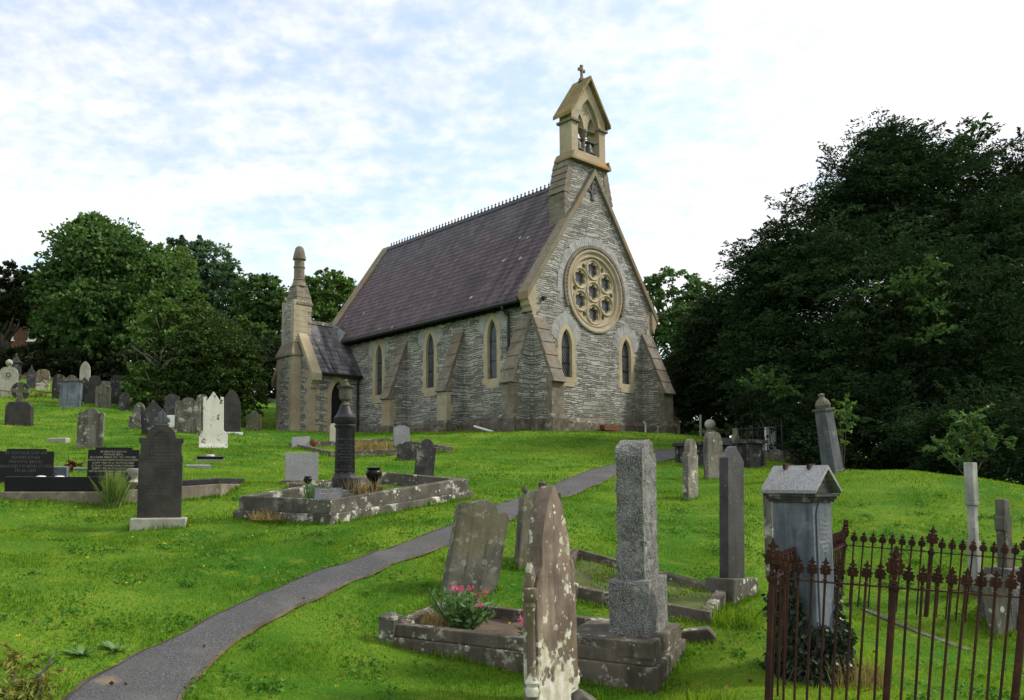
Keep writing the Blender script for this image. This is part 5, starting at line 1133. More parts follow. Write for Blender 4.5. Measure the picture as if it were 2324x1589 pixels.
# railing round a tomb under the yew and remains of one at far left
def small_rail(label, c, w, l, h, yaw, nx, ny, mat, plinth=None, top=True):
    e = empty('grave_railing', c, R(yaw), label, 'railing'); m = MB(); zb = 0
    if plinth: MB().box(-w / 2 - .1, w / 2 + .1, -l / 2 - .1, l / 2 + .1, -.5, plinth).obj('plinth', M['kerb'], e, bevel=.02); zb = plinth
    for s in (-1, 1):
        m.box(-w / 2, w / 2, s * l / 2 - .012, s * l / 2 + .012, zb + h - .01, zb + h + .01); m.box(-w / 2, w / 2, s * l / 2 - .012, s * l / 2 + .012, zb + .12, zb + .14)
        m.box(s * w / 2 - .012, s * w / 2 + .012, -l / 2 + .013, l / 2 - .013, zb + h - .01, zb + h + .01); m.box(s * w / 2 - .012, s * w / 2 + .012, -l / 2 + .013, l / 2 - .013, zb + .12, zb + .14)
    m.obj('rail', M[mat], e)
    for sx in (-1, 1):
        for sy in (-1, 1): mm = MB(); mm.tube([(sx * w / 2, sy * l / 2, -.2), (sx * w / 2, sy * l / 2, zb + h + .12)], .025, 6); mm.obj('post', M[mat], e)
    for s in (-1, 1):
        for i in range(1, nx): mm = MB(); x = -w / 2 + w * i / nx; mm.tube([(x, s * l / 2, zb), (x, s * l / 2, zb + h + .08)], .012, 5); mm.obj('bar', M[mat], e)
        for i in range(1, ny): mm = MB(); y = -l / 2 + l * i / ny; mm.tube([(s * w / 2, y, zb), (s * w / 2, y, zb + h + .08)], .012, 5); mm.obj('bar', M[mat], e)
    return e
cR = Vector(tuple(gp(1752, 1036, 24.0))); small_rail('dark iron railing on a stone plinth round a grave under the yew', cR, 1.0, 1.7, .66, 25, 5, 8, 'iron', .16)
stone('added white panel standing in for a bright gap seen through the dark iron railing', 1749, 1012, 15, 46, 'flat', 'whitepaint', 25, .08, Y=24.0, W=.42, Hh=.55, pitch=0)  # plain white panel added where a bright gap shows between the bars
e = empty('rail_remains', hit(60, 915), R(8), 'remains of a low rusty wire railing among weeds at far left', 'railing')
m = MB(); pts = [Vector((-1.5 + .3 * i, 0, .48 + .04 * math.sin(i * 1.3))) for i in range(11)]; m.tube(pts, .016, 5); m.obj('rail', M['rust'], e)
for x in (-1.2, -.1, 1.45): m = MB(); m.tube([(x, 0, -.3), (x, 0, .55)], .022, 5); m.obj('post', M['rust'], e)
for k in range(7): m = MB(); x = -1.1 + k * .36; m.tube([(x, 0, .48), (x + .06, .02, .3), (x - .03, 0, .14)], .01, 4); m.obj('scroll', M['rust'], e)
# low wall at the back of the left slope
def wallrun(label, pts, h, th, mat, name='stone_wall', cat='stone wall'):
    m = MB()
    for a, b in zip(pts[:-1], pts[1:]):
        n = max(2, int((b - a).length / .8)); s_ = Vector((-(b - a).y, (b - a).x, 0)).normalized() * th / 2
        for i in range(n):
            q0, q1 = a.lerp(b, i / n), a.lerp(b, (i + 1) / n); z0, z1 = Hs(*q0.xy), Hs(*q1.xy); q0 = Vector((q0.x, q0.y, z0)); q1 = Vector((q1.x, q1.y, z1)); D, U = Vector((0, 0, -.4)), Vector((0, 0, h))
            m.add([q0 - s_ + D, q1 - s_ + D, q1 + s_ + D, q0 + s_ + D, q0 - s_ + U, q1 - s_ + U, q1 + s_ + U, q0 + s_ + U], [(0, 1, 2, 3), (4, 5, 6, 7), (0, 1, 5, 4), (1, 2, 6, 5), (2, 3, 7, 6), (3, 0, 4, 7)])
    return tag(m.obj(name, M[mat]), label, cat)
wallrun('low pale-topped boundary wall behind the upper left headstones', [Vector((-36, 50, 0)), Vector((-26, 49.0, 0)), Vector((-18, 48, 0)), Vector((-9, 47, 0))], .22, .35, 'lichen')
# brick house in the trees
hx, hy = -31.0, 60.0; hz0 = Hs(hx, hy); hs = empty('house', (hx, hy, hz0), R(14), 'red brick house with white-framed windows half hidden by the trees at left', 'house')
wins = [(-4.6, 3.35), (-.75, 3.35), (1.30, 3.35), (4.6, 3.35)]
rects = [[(x - .55, z - .65), (x + .55, z - .65), (x + .55, z + .65), (x - .55, z + .65)] for x, z in wins]
m = MB(); m.prism([(-7, -1), (7, -1), (7, 5.6), (-7, 5.6)], 0, .35, FX, rects); m.box(-7, 7, 6.65, 7, -1, 5.6); m.box(-7, -6.65, .351, 6.649, -1, 5.6); m.box(6.65, 7, .351, 6.649, -1, 5.6); m.obj('wall', M['brick'], hs)
m = MB(); m.prism([(-.4, 5.5), (3.5, 8.0), (7.4, 5.5), (7.4, 5.62), (3.5, 8.15), (-.4, 5.62)], -7.3, 7.3, FYZ); m.obj('roof', M['roof2'], hs)
for (x, z) in wins:
    m = MB(); m.prism([(x - .54, z - .64), (x + .54, z - .64), (x + .54, z + .64), (x - .54, z + .64)], -.02, .10, FX, [[(x - .45, z - .55), (x - .05, z - .55), (x - .05, z + .55), (x - .45, z + .55)], [(x + .05, z - .55), (x + .45, z - .55), (x + .45, z + .55), (x + .05, z + .55)]]); wo = m.obj('window', M['whitepaint'], hs)
    MB().box(x - .5, x + .5, .05, .07, z - .6, z + .6).obj('pane', M['glass_x'], wo); MB().box(x - .62, x + .62, -.12, .05, z - .74, z - .651).obj('sill', M['whitepaint'], wo)

# ------------------------------------------------------------------ trees
def blob_leaves(rs_, blobs, n, L_, W_, clump=.22, per=26, mode='leaf', inner=.25, axis=None):
    """blobs: (centre, (rx,ry,rz)); leaves gather in clumps or along twigs through the outer part of each blob"""
    vol = np.array([r[0] * r[1] + r[0] * r[2] + r[1] * r[2] for c, r in blobs]); cnt = (n * vol / vol.sum()).astype(int)
    Ps, Ts, Ds = [], [], []
    for (c, r), k in zip(blobs, cnt):
        c = np.array(c, float); r = np.array(r, float); nc = max(6, k // per)
        u = rs_.normal(0, 1, (nc, 3)); u /= np.linalg.norm(u, axis=1)[:, None]
        flip = (u[:, 1] > .35) & (rs_.uniform(0, 1, nc) < .35); u[flip, 1] *= -1
        rad = np.where(rs_.uniform(0, 1, nc) < inner, rs_.uniform(.25, .8, nc), rs_.uniform(.80, 1.06, nc))[:, None]
        cc = c + u * rad * r; ct = np.clip(rs_.normal(.45, .20, nc) + .10 * u[:, 2], .02, 1)
        if mode == 'leaf':
            o = rs_.normal(0, 1, (nc, per, 3)); o /= np.linalg.norm(o, axis=2)[..., None] + 1e-9
            o *= (rs_.uniform(0, 1, (nc, per, 1)) ** .5) * clump * r.min() * rs_.uniform(.6, 1.3, (nc, 1, 1)); o[..., 2] *= .65
            P_ = cc[:, None] + o; D_ = o + u[:, None] * .3 + np.array([0, 0, -.15])
        elif mode == 'bough':    # flat drooping fans of needles, layered one over the other
            d = u * np.array([1, 1, .35]) + rs_.normal(0, .22, (nc, 3)) + np.array([0, 0, .12]); d /= np.linalg.norm(d, axis=1)[:, None]
            s_ = np.cross(d, np.array([0, 0, 1.0])); s_ /= np.linalg.norm(s_, axis=1)[:, None] + 1e-9
            ln = clump * rs_.uniform(.6, 1.5, (nc, 1, 1)); t_ = rs_.uniform(-1, .75, (nc, per, 1)); ww = rs_.uniform(-1, 1, (nc, per, 1)) * .42 * (1.05 - t_ * .9)
            P_ = cc[:, None] + d[:, None] * t_ * ln + s_[:, None] * ww * ln + rs_.normal(0, .035, (nc, per, 3)) - np.array([0, 0, 1.]) * (np.maximum(t_, 0) ** 2 * .45 + ww ** 2 * .7) * ln
            D_ = d[:, None] + s_[:, None] * np.sign(ww) * .75 - np.array([0, 0, .35]) + 0 * t_
            ct = np.clip(rs_.normal(.40, .26, nc) + .12 * u[:, 2], .02, 1)  # wide bough tint paints in highlight contrast, lighter towards the top
        else:       # twigs: leaves strung along a shoot that points outward
            d = u * np.array([1, 1, .75]) + rs_.normal(0, .28, (nc, 3)) + np.array([0, 0, .12]); d /= np.linalg.norm(d, axis=1)[:, None]
            ln = clump * r.min() * rs_.uniform(.7, 1.7, (nc, 1, 1)); t_ = np.sort(rs_.uniform(-1, 1, (nc, per, 1)), axis=1)
            side = rs_.normal(0, 1, (nc, per, 3)); side -= (side * d[:, None]).sum(-1, keepdims=True) * d[:, None]
            P_ = cc[:, None] + d[:, None] * t_ * ln + side * ln * .13 * (1.15 - t_) * np.array([1, 1, .55]) - np.array([0, 0, .22]) * (t_ ** 2) * ln; D_ = d[:, None] * 1.0 + side * .6 + np.array([0, 0, -.2])
        Ps.append(P_.reshape(-1, 3)); Ds.append(D_.reshape(-1, 3)); Ts.append(np.clip(np.repeat(ct, per) + rs_.normal(0, .12, nc * per), 0, 1))
    P_ = np.concatenate(Ps); D_ = np.concatenate(Ds); D_ /= np.linalg.norm(D_, axis=1)[:, None] + 1e-9
    return leaf_quads(P_, rs_, L_, W_, np.concatenate(Ts), D_, .5)
def px_blob(u, v, ru, rv, Y, dy=None):
    c = gp(u, v, Y); k = Y / FC; return (c, (ru * k, dy if dy else (ru + rv) / 2 * k, rv * k))
def tree(name, label, cat, base, blobs, n, L_, W_, leaf, seed, group=None, mode='leaf', clump=.22, per=26, inner=.3, trunk=.3, bark='bark', limbs=True, sub=None):
    rs_ = np.random.RandomState(seed); bx, by = base; bz = Hs(bx, by); o = empty(name, (bx, by, bz), 0, label, cat, group); B = np.array([bx, by, bz])
    bl = list(blobs)
    if sub:   # break each big mass into smaller lobes for an uneven outline
        for c, r in blobs:
            for _ in range(sub):
                u = rs_.normal(0, 1, 3); u /= np.linalg.norm(u); u[2] = abs(u[2]) * (1 if rs_.uniform() < .75 else -1); s_ = rs_.uniform(.24, .42); bl.append((np.array(c) + u * np.array(r) * rs_.uniform(.72, .92), tuple(np.array(r) * s_)))
    v, f, t_ = blob_leaves(rs_, [(np.array(c) - B, r) for c, r in bl], n, L_, W_, clump, per, mode, inner)
    if mode == 'bough':      # upright pointed shoots over the fans
        v2, f2, t2 = blob_leaves(rs_, [(np.array(c) - B, r) for c, r in bl], int(n * .30), L_ * 1.05, W_ * .9, .22, 26, 'twig', .1)
        v, f, t_ = np.concatenate([v, v2]), np.concatenate([f, f2 + len(v)]), np.concatenate([t_, t2])
    rawobj('crown', v, f, M[leaf], o, t_)
    m = MB(); top = np.mean([c for c, r in blobs], axis=0) - B
    pts = [(0, 0, -.4)] + [tuple(top * k * np.array([1, 1, 1]) + np.array([math.sin(k * 5 + seed) * trunk * .5, 0, 0])) for k in (.25, .5, .75, 1.0)]
    m.tube(pts, [trunk * 1.25, trunk, trunk * .8, trunk * .6, trunk * .35], 9)
    if limbs:
        for c, r in bl[:26]:
            c = np.array(c) - B; s_ = top * rs_.uniform(.35, .7); md = (s_ + c) / 2 + rs_.normal(0, .2, 3); m.tube([tuple(s_), tuple(md), tuple(c + np.array([0, 0, r[2] * .5]))], [trunk * .42, trunk * .28, trunk * .08], 6)
    m.obj('trunk', M[bark], o, smooth=True); return o
GT = 'broadleaf trees behind the churchyard'
wp = lambda u, v, Y: (float(gp(u, v, Y)[0]), Y)
tree('broadleaf_tree', 'largest broadleaf tree with a huge rounded crown at left', 'tree', wp(235, 880, 54), [px_blob(225, 600, 115, 105, 54), px_blob(150, 690, 95, 95, 54), px_blob(310, 660, 105, 100, 53), px_blob(225, 720, 135, 80, 52), px_blob(215, 545, 60, 55, 54), px_blob(150, 775, 60, 30, 53), px_blob(260, 790, 110, 60, 52)], 62000, .33, .18, 'leaf_mid', 1, GT, clump=.24, sub=9, trunk=.5)
tree('broadleaf_tree', 'yellow-green broadleaf tree tucked against the right of the largest tree', 'tree', wp(410, 880, 57), [px_blob(395, 640, 55, 75, 57), px_blob(410, 720, 60, 80, 57), px_blob(370, 600, 40, 45, 57)], 15000, .30, .17, 'leaf_bright', 2, GT, sub=6, trunk=.35)
tree('broadleaf_tree', 'bluish-green tall tree between the yellow-green one and the porch', 'tree', wp(480, 890, 66), [px_blob(470, 610, 65, 60, 66), px_blob(505, 680, 75, 80, 66), px_blob(405, 555, 28, 22, 67), px_blob(440, 680, 55, 90, 65), px_blob(530, 730, 55, 80, 65)], 27000, .34, .18, 'leaf_blue', 3, GT, sub=7, trunk=.4)
tree('broadleaf_tree', 'lower dark-centred broadleaf tree just left of the chimney', 'tree', wp(600, 890, 62), [px_blob(590, 680, 60, 55, 62), px_blob(630, 720, 55, 70, 62), px_blob(580, 770, 60, 70, 61), px_blob(640, 820, 40, 60, 60)], 22000, .32, .17, 'leaf_mid', 4, GT, sub=7, trunk=.35)
tree('broadleaf_tree', 'bushy broadleaf tree rising behind the porch roof', 'tree', wp(745, 870, 58), [px_blob(745, 665, 58, 48, 58), px_blob(700, 690, 45, 50, 58), px_blob(780, 690, 45, 55, 58), px_blob(735, 740, 60, 50, 57)], 20000, .28, .15, 'leaf_bright', 5, GT, sub=6, trunk=.3)
tree('broadleaf_tree', 'dark thin-leaved tree at the far left edge before the brick house', 'tree', wp(20, 880, 52), [px_blob(20, 650, 50, 55, 52), px_blob(-30, 690, 60, 80, 52), px_blob(40, 700, 40, 40, 52), px_blob(-50, 790, 45, 35, 51)], 9000, .30, .16, 'leaf_dark', 6, GT, sub=6, trunk=.35)
tree('broadleaf_tree', 'airy broadleaf tree beyond the right side of the church gable', 'tree', wp(1555, 900, 62), [px_blob(1525, 660, 65, 48, 62), px_blob(1590, 690, 60, 50, 62), px_blob(1500, 740, 45, 60, 62), px_blob(1560, 760, 70, 70, 61)], 19000, .30, .16, 'leaf_mid', 7, GT, sub=7, trunk=.35, inner=.15)
def hedge(label, blobs, n, L_, W_, leaf, seed, base, name='hedge', cat='hedge', mode='leaf', kind=None):
    rs_ = np.random.RandomState(seed); v, f, t_ = blob_leaves(rs_, blobs, n, L_, W_, .3, 24, mode, .35); o = rawobj(name, v, f, M[leaf], None, t_); tag(o, label, cat, kind=kind); return o
hedge('dark hedge put in for the deep shade under the left-hand trees', [px_blob(60, 830, 90, 38, 51), px_blob(200, 830, 110, 48, 51), px_blob(330, 850, 90, 60, 50), px_blob(-60, 830, 90, 50, 51), px_blob(130, 800, 70, 28, 52)], 14000, .30, .19, 'leaf_dark', 21, None)  # near-black leaf mass added to give the deep shade beneath the crowns
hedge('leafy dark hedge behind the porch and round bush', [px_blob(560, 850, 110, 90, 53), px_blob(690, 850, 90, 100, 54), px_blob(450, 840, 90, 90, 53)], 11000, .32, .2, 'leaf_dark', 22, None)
# round clipped-looking conifer bush
tree('round_bush', 'big round olive-green conifer bush behind the white marble headstone', 'bush', wp(470, 945, 38), [px_blob(465, 830, 120, 120, 38), px_blob(440, 760, 80, 70, 38), px_blob(520, 850, 85, 85, 37.5), px_blob(400, 880, 100, 80, 37.5), px_blob(330, 900, 60, 60, 38), px_blob(555, 905, 52, 55, 37.5)], 100000, .14, .07, 'leaf_bush', 8, None, clump=.13, per=24, sub=10, trunk=.3, inner=.25, limbs=False)
# half-bare sapling in front of the bush
e = tree('sapling', 'half-bare young tree with pale twigs against the left of the round bush', 'young tree', wp(360, 925, 36.5), [px_blob(355, 700, 42, 35, 36.5), px_blob(335, 760, 40, 45, 36.5), px_blob(385, 740, 38, 50, 36.5), px_blob(325, 870, 38, 50, 36.3)], 3400, .22, .11, 'leaf_bright', 9, None, clump=.35, trunk=.07, sub=3, limbs=False)
rs_ = np.random.RandomState(31); m = MB(); H0 = (925 - 680) * 36.5 / FC
for i in range(26):
    z = H0 * rs_.uniform(.18, .9); a = rs_.uniform(0, 2 * math.pi); l = rs_.uniform(.5, 1.5) * (1.1 - z / H0 * .5); q0 = Vector((rs_.normal(0, .05), 0, z)); q1 = q0 + Vector((math.cos(a) * l * .6, math.sin(a) * l * .4 - .2, l * .45)); q2 = q1 + Vector((math.cos(a) * l * .4, math.sin(a) * l * .2, l * .45 * rs_.uniform(-.3, 1))); m.tube([q0, q1, q2], [.022, .014, .006], 5)
m.obj('twigs', M['pale'], e)
# the yews on the right
tree('yew_tree', 'enormous black-green yew filling the right side of the picture', 'yew tree', wp(2080, 1050, 26), [px_blob(2000, 440, 90, 160, 26), px_blob(2005, 345, 36, 65, 26), px_blob(1920, 470, 80, 140, 26), px_blob(1830, 570, 85, 150, 25.5), px_blob(1760, 680, 85, 170, 26), px_blob(1715, 740, 65, 180, 26.5), px_blob(2100, 520, 120, 190, 26), px_blob(2090, 350, 50, 60, 26.5), px_blob(2190, 420, 70, 110, 26.5), px_blob(2290, 480, 80, 150, 27), px_blob(2280, 640, 150, 230, 25.5), px_blob(2400, 700, 130, 260, 26), px_blob(1990, 720, 220, 210, 24), px_blob(2190, 800, 200, 190, 23.5), px_blob(1800, 860, 130, 150, 25), px_blob(2000, 950, 160, 105, 22.5), px_blob(2200, 980, 150, 105, 20.5), px_blob(2350, 1010, 130, 130, 18.5), px_blob(1860, 960, 90, 90, 23), px_blob(1950, 600, 160, 140, 27.5), px_blob(2120, 620, 160, 120, 27.5)], 330000, .15, .046, 'yew', 10, 'yew trees', mode='bough', clump=.85, per=110, sub=5, trunk=.5, inner=.30, limbs=False)
tree('yew_tree', 'smaller dark yew between the big one and the church', 'yew tree', wp(1690, 985, 36), [px_blob(1680, 740, 85, 95, 36), px_blob(1620, 790, 75, 90, 37), px_blob(1590, 860, 75, 90, 38), px_blob(1690, 860, 85, 95, 35)], 80000, .19, .06, 'yew', 12, 'yew trees', mode='bough', clump=1.0, per=90, sub=6, limbs=False, trunk=.35)
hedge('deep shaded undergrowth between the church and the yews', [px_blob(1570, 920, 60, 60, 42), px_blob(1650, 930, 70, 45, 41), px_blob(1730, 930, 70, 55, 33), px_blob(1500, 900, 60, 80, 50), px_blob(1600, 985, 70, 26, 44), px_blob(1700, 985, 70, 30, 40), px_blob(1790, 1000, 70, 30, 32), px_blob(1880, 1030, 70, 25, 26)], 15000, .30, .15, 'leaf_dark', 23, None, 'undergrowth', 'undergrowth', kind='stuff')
hedge('dense black-green evergreen thicket added to block bright gaps behind the big yew', [px_blob(1860, 950, 120, 95, 30), px_blob(2050, 960, 140, 95, 29), px_blob(2250, 960, 140, 110, 28), px_blob(2420, 950, 120, 130, 27), px_blob(1960, 820, 160, 120, 31), px_blob(2200, 800, 180, 150, 31), px_blob(2000, 1055, 120, 30, 26), px_blob(2200, 1070, 120, 45, 24), px_blob(2350, 1110, 110, 60, 21)], 60000, .24, .10, 'yew', 26, None, 'thicket', 'thicket')  # leaf backdrop added to close off bright gaps low in the yew
hedge('light green weeds growing at the end of the path', [px_blob(1580, 972, 26, 16, 36), px_blob(1650, 972, 34, 14, 35), px_blob(1700, 985, 26, 12, 30), px_blob(1610, 980, 24, 10, 34)], 1500, .16, .07, 'herb', 24, None, 'weed_clump', 'weeds')
def shrub(label, blobs, n, L_, W_, leaf, seed, base, name='shrub', cat='shrub', mode='twig', stems=6, clump=.4, back=0.):
    rs_ = np.random.RandomState(seed); bx, by = base; bz = Hs(bx, by); e = empty(name, (bx, by, bz), 0, label, cat); B = np.array([bx, by, bz])
    v, f, t_ = blob_leaves(rs_, [(np.array(c) - B, r) for c, r in blobs], n, L_, W_, clump, 14, mode, .5); rawobj('foliage', v, f, M[leaf], e, t_); m = MB()
    for i in range(stems):
        c = np.array(blobs[i % len(blobs)][0]) - B + rs_.normal(0, .12, 3); m.tube([(rs_.normal(0, .04), 0, -.1), tuple(c * .5 + rs_.normal(0, .05, 3) + np.array([0, back, 0])), tuple(c)], [.018, .012, .005], 5)
    m.obj('stem', M['bark'], e); return e
hY = hit(2205, 1082).y + 1.5
shrub('light green sapling leaning out of the yew shade at right', [px_blob(2200, 960, 50, 45, 16.8), px_blob(2250, 990, 60, 25, 16.6), px_blob(2190, 1030, 40, 45, 17), px_blob(2140, 1010, 40, 30, 17)], 900, .15, .06, 'leaf_mid', 41, wp(2200, 1080, 17))
shrub('small-leaved bright bush at the left foot of the big yew', [px_blob(1735, 855, 45, 22, 22.5), px_blob(1700, 870, 25, 14, 22.5), px_blob(1780, 880, 40, 25, 22.5)], 1100, .12, .055, 'leaf_mid', 42, wp(1770, 1030, 24), stems=2, back=1.0)
shrub('climbing briar with pale leaves behind the leaning pillar', [px_blob(1915, 935, 35, 35, 18.8), px_blob(1900, 980, 25, 40, 18.8)], 420, .12, .07, 'leaf_bright', 43, wp(1910, 1060, 18.8))
shrub('mid-green elder shoots spreading in front of the big yew', [px_blob(2060, 640, 75, 22, 21.2), px_blob(2110, 600, 45, 22, 21.2), px_blob(1990, 660, 45, 16, 21.2), px_blob(2110, 690, 50, 30, 21.2), px_blob(2120, 760, 40, 30, 21.2)], 1700, .15, .055, 'leaf_mid', 44, wp(2090, 1060, 22.5), stems=2, back=1.5)
shrub('thin grey-green sapling top showing above the big yew', [px_blob(2215, 285, 35, 28, 26), px_blob(2190, 320, 40, 20, 26)], 420, .2, .08, 'leaf_blue', 45, wp(2200, 1060, 27.5), stems=2)
shrub('small russet shrub beside the flat slate slab', [px_blob(165, 1052, 16, 12, 17)], 240, .08, .05, 'rustleaf', 46, wp(165, 1065, 17), clump=.5)
shrub('tangle of dry weeds round the mossy headstone at far left', [px_blob(105, 900, 35, 20, 38), px_blob(60, 908, 40, 12, 37)], 420, .22, .06, 'autumn', 47, wp(100, 912, 37.5), 'weed_clump', 'weeds', clump=.6)
# ------------------------------------------------------------------ small plants
def blades(P_, h, w_, rs_, lean=.35):
    n = len(P_); a = rs_.uniform(0, 2 * np.pi, n); hh = h * rs_.uniform(.55, 1.25, n); ww = w_ * rs_.uniform(.7, 1.2, n)
    s_ = np.c_[np.cos(a), np.sin(a), np.zeros(n)] * ww[:, None] * .5; b = rs_.uniform(0, 2 * np.pi, n); k = np.abs(rs_.normal(0, lean, n)); t_ = np.c_[np.cos(b) * k, np.sin(b) * k, np.ones(n)]; t_ *= (hh / np.linalg.norm(t_, axis=1))[:, None]
    md = P_ + t_ * .55 + np.c_[np.zeros((n, 2)), hh * .08]
    v = np.stack([P_ - s_, P_ + s_, md + s_ * .7, P_ + t_, md - s_ * .7], 1).reshape(-1, 3); i = np.arange(n)[:, None] * 5
    return v, (i + np.array([[0, 1, 2, 3, 4]]))
def tuft(label, p_, r, n, h, w_, mat, seed, lean=.4, name='grass_tuft', cat='grass tuft'):
    rs_ = np.random.RandomState(seed); a = rs_.uniform(0, 2 * np.pi, n); d = r * np.sqrt(rs_.uniform(0, 1, n)); P_ = np.c_[np.cos(a) * d, np.sin(a) * d, np.zeros(n) - .03]
    v, f = blades(P_, h, w_, rs_, lean); o = rawobj(name, v, f, M[mat], None, np.repeat(rs_.uniform(0, 1, n), 5)); o.location = p_; tag(o, label, cat); return o
tuft('tall feathery grass tuft between the two black-kerbed graves', hit(258, 1152), .13, 700, .56, .012, 'tuft', 51, .35)
tuft('dry yellow grass growing over the left side of the lichened kerb', Vector(tuple(gp(610, 1175, 12.25))), .28, 260, .16, .008, 'dry', 52, .9)
tuft('long dry grass inside the kerbed plot below the porch', Vector(tuple(gp(840, 1026, 24.5))), .7, 700, .36, .02, 'dry', 53, .5)
tuft('dry weeds standing inside the kerb beside the black urn', Vector(tuple(gp(815, 1118, 12.8))), .35, 160, .26, .010, 'dry', 54, .4)
tuft('small green weeds in the kerb left of the black column', Vector(tuple(gp(722, 1128, 12.9))), .22, 120, .28, .022, 'herb', 55, .5)
tuft('dry grass in the back corner of the granite pillar grave', Vector((G0.x, G0.y, zg + .13)) + U1 * .35 + U2 * .5, .25, 420, .15, .006, 'dry', 56, .8)
tuft('wild grass growing over the edge of the mossy grave', Vector(N1) + Vector((.25, .1, 0)), .3, 350, .22, .008, 'grassblade', 57, .5)
tuft('broad grass clump at the foot of the railing corner post', V3(2.0, 6.35), .20, 260, .28, .012, 'grassblade', 58, .6)
tuft('straggling grass along the foot of the ivy by the railings', V3(3.5, 7.3), .3, 300, .25, .009, 'dry', 59, .7)
# pink valerian on the granite grave
def valerian(label, p_, n, r, h, seed, flower=True, nf=14):
    rs_ = np.random.RandomState(seed); e = empty('flowering_plant', p_, 0, label, 'flowering plant'); m = MB(); Pl, Dl, fl_ = [], [], []
    for i in range(n):
        a = rs_.uniform(0, 2 * math.pi); l = h * rs_.uniform(.5, 1.0); q = Vector((math.cos(a), math.sin(a), 0)) * r * rs_.uniform(.2, 1.0); pts = [Vector((q.x * .2, q.y * .2, -.02)), Vector((q.x * .7, q.y * .7, l * .5)), Vector((q.x, q.y, l))]; m.tube(pts, [.006, .005, .003], 5)
        for k in range(9):
            t_ = rs_.uniform(.15, 1); c = pts[0].lerp(pts[1], t_ * 2) if t_ < .5 else pts[1].lerp(pts[2], t_ * 2 - 1); b = rs_.uniform(0, 2 * math.pi); d = np.array([math.cos(b), math.sin(b), rs_.uniform(-.1, .7)]); d /= np.linalg.norm(d); Pl.append(np.array(c) + d * .05); Dl.append(d)
        if flower and i < nf:
            for k in range(22): fl_.append(np.array(pts[2]) + rs_.normal(0, .017, 3) + np.array([0, 0, .05]))
    m.obj('stem', M['herb'], e); v, f, t_ = leaf_quads(np.array(Pl), rs_, .105, .036, rs_.uniform(0, 1, len(Pl)), np.array(Dl), .3); rawobj('foliage', v, f, M['herb'], e, t_)
    if fl_: v, f, t_ = leaf_quads(np.array(fl_), rs_, .024, .019, rs_.uniform(0, 1, len(fl_))); rawobj('blossom', v, f, M['pinkfl'], e, t_)
    return e
gpos = lambda a, b: Vector((G0.x, G0.y, zg + .10)) + U1 * a + U2 * b
valerian('leafy pink valerian growing in the kerbed grave of the granite pillar', gpos(.60, .42), 64, .36, .42, 61, nf=9)
valerian('low pink flowers lying over the gravel beside the brown gothic headstone', gpos(1.35, .42), 14, .16, .16, 62, nf=14)
# ivy smothering the roofed tomb
rs_ = np.random.RandomState(71); n = 9000; a = rs_.uniform(0, 2 * np.pi, n); zz_ = rs_.uniform(0, 1, n) ** 1.25 * .98; rad = .235 + .07 * (1 - zz_) + rs_.normal(0, .03, n) + .035 * np.sin(a * 3 + zz_ * 9)
keep = (zz_ < .55 + .42 * np.maximum(np.sin(a * 2 + 1.0), -.2)) ; P_ = np.c_[np.cos(a) * rad, np.sin(a) * rad, zz_][keep]; D_ = np.c_[np.cos(a), np.sin(a), -np.ones(n) * .9][keep]
v, f, t_ = leaf_quads(P_, rs_, .048, .042, np.clip(rs_.normal(.4, .3, len(P_)), 0, 1), D_, .4)
e = empty('ivy', Vector((3.26, 7.5, Hs(3.26, 7.5))), 0, 'dark ivy climbing the lower half of the roofed slate tomb', 'ivy'); rawobj('foliage', v, f, M['ivy'], e, t_)
m = MB()
for i in range(16):
    a = rs_.uniform(0, 6.28); m.tube([(math.cos(a) * .36, math.sin(a) * .36, -.05), (math.cos(a + .4) * .30, math.sin(a + .4) * .30, .3), (math.cos(a + .5) * .26, math.sin(a + .5) * .26, .5)], [.010, .008, .004], 5)
m.obj('stem', M['bark'], e)
# weeds at the bottom left corner and dock leaves by the path
shrub('yellowing knapweed clump at the bottom left corner', [px_blob(40, 1500, 60, 35, 6.1), px_blob(90, 1560, 60, 40, 5.8), px_blob(20, 1570, 60, 50, 5.6)], 900, .07, .022, 'autumn', 81, wp(50, 1600, 5.9), 'weed_clump', 'weeds', stems=14)
def rosette(label, p_, n, l, seed, mat='herb', w=.3):
    rs_ = np.random.RandomState(seed); v = []; f = []; tt = []
    for i in range(n):
        a = rs_.uniform(0, 6.28); d = np.array([math.cos(a), math.sin(a), 0]); s_ = np.array([-math.sin(a), math.cos(a), 0]); L_ = l * rs_.uniform(.6, 1.1); up = rs_.uniform(.3, 1.1); k = len(v)
        for t_, ww in ((0, .1), (.35, 1), (.7, .8), (1, .05)):
            c = d * L_ * t_ + np.array([0, 0, L_ * up * (t_ - .55 * t_ * t_)]); v += [c - s_ * L_ * w * .5 * ww, c + s_ * L_ * w * .5 * ww]
        f += [[k, k + 1, k + 3, k + 2], [k + 2, k + 3, k + 5, k + 4], [k + 4, k + 5, k + 7, k + 6]]; tt += [rs_.uniform(0, 1)] * 8
    o = rawobj('dock_plant', np.array(v), np.array(f), M[mat], None, np.array(tt)); o.location = p_; tag(o, label, 'weed', 'dock plants along the path'); return o
rosette('broad-leaved dock plant at the left path edge, nearer the corner', hit(185, 1492), 14, .17, 91); rosette('broad-leaved dock plant at the left path edge, farther from the corner', hit(262, 1480), 13, .15, 92)
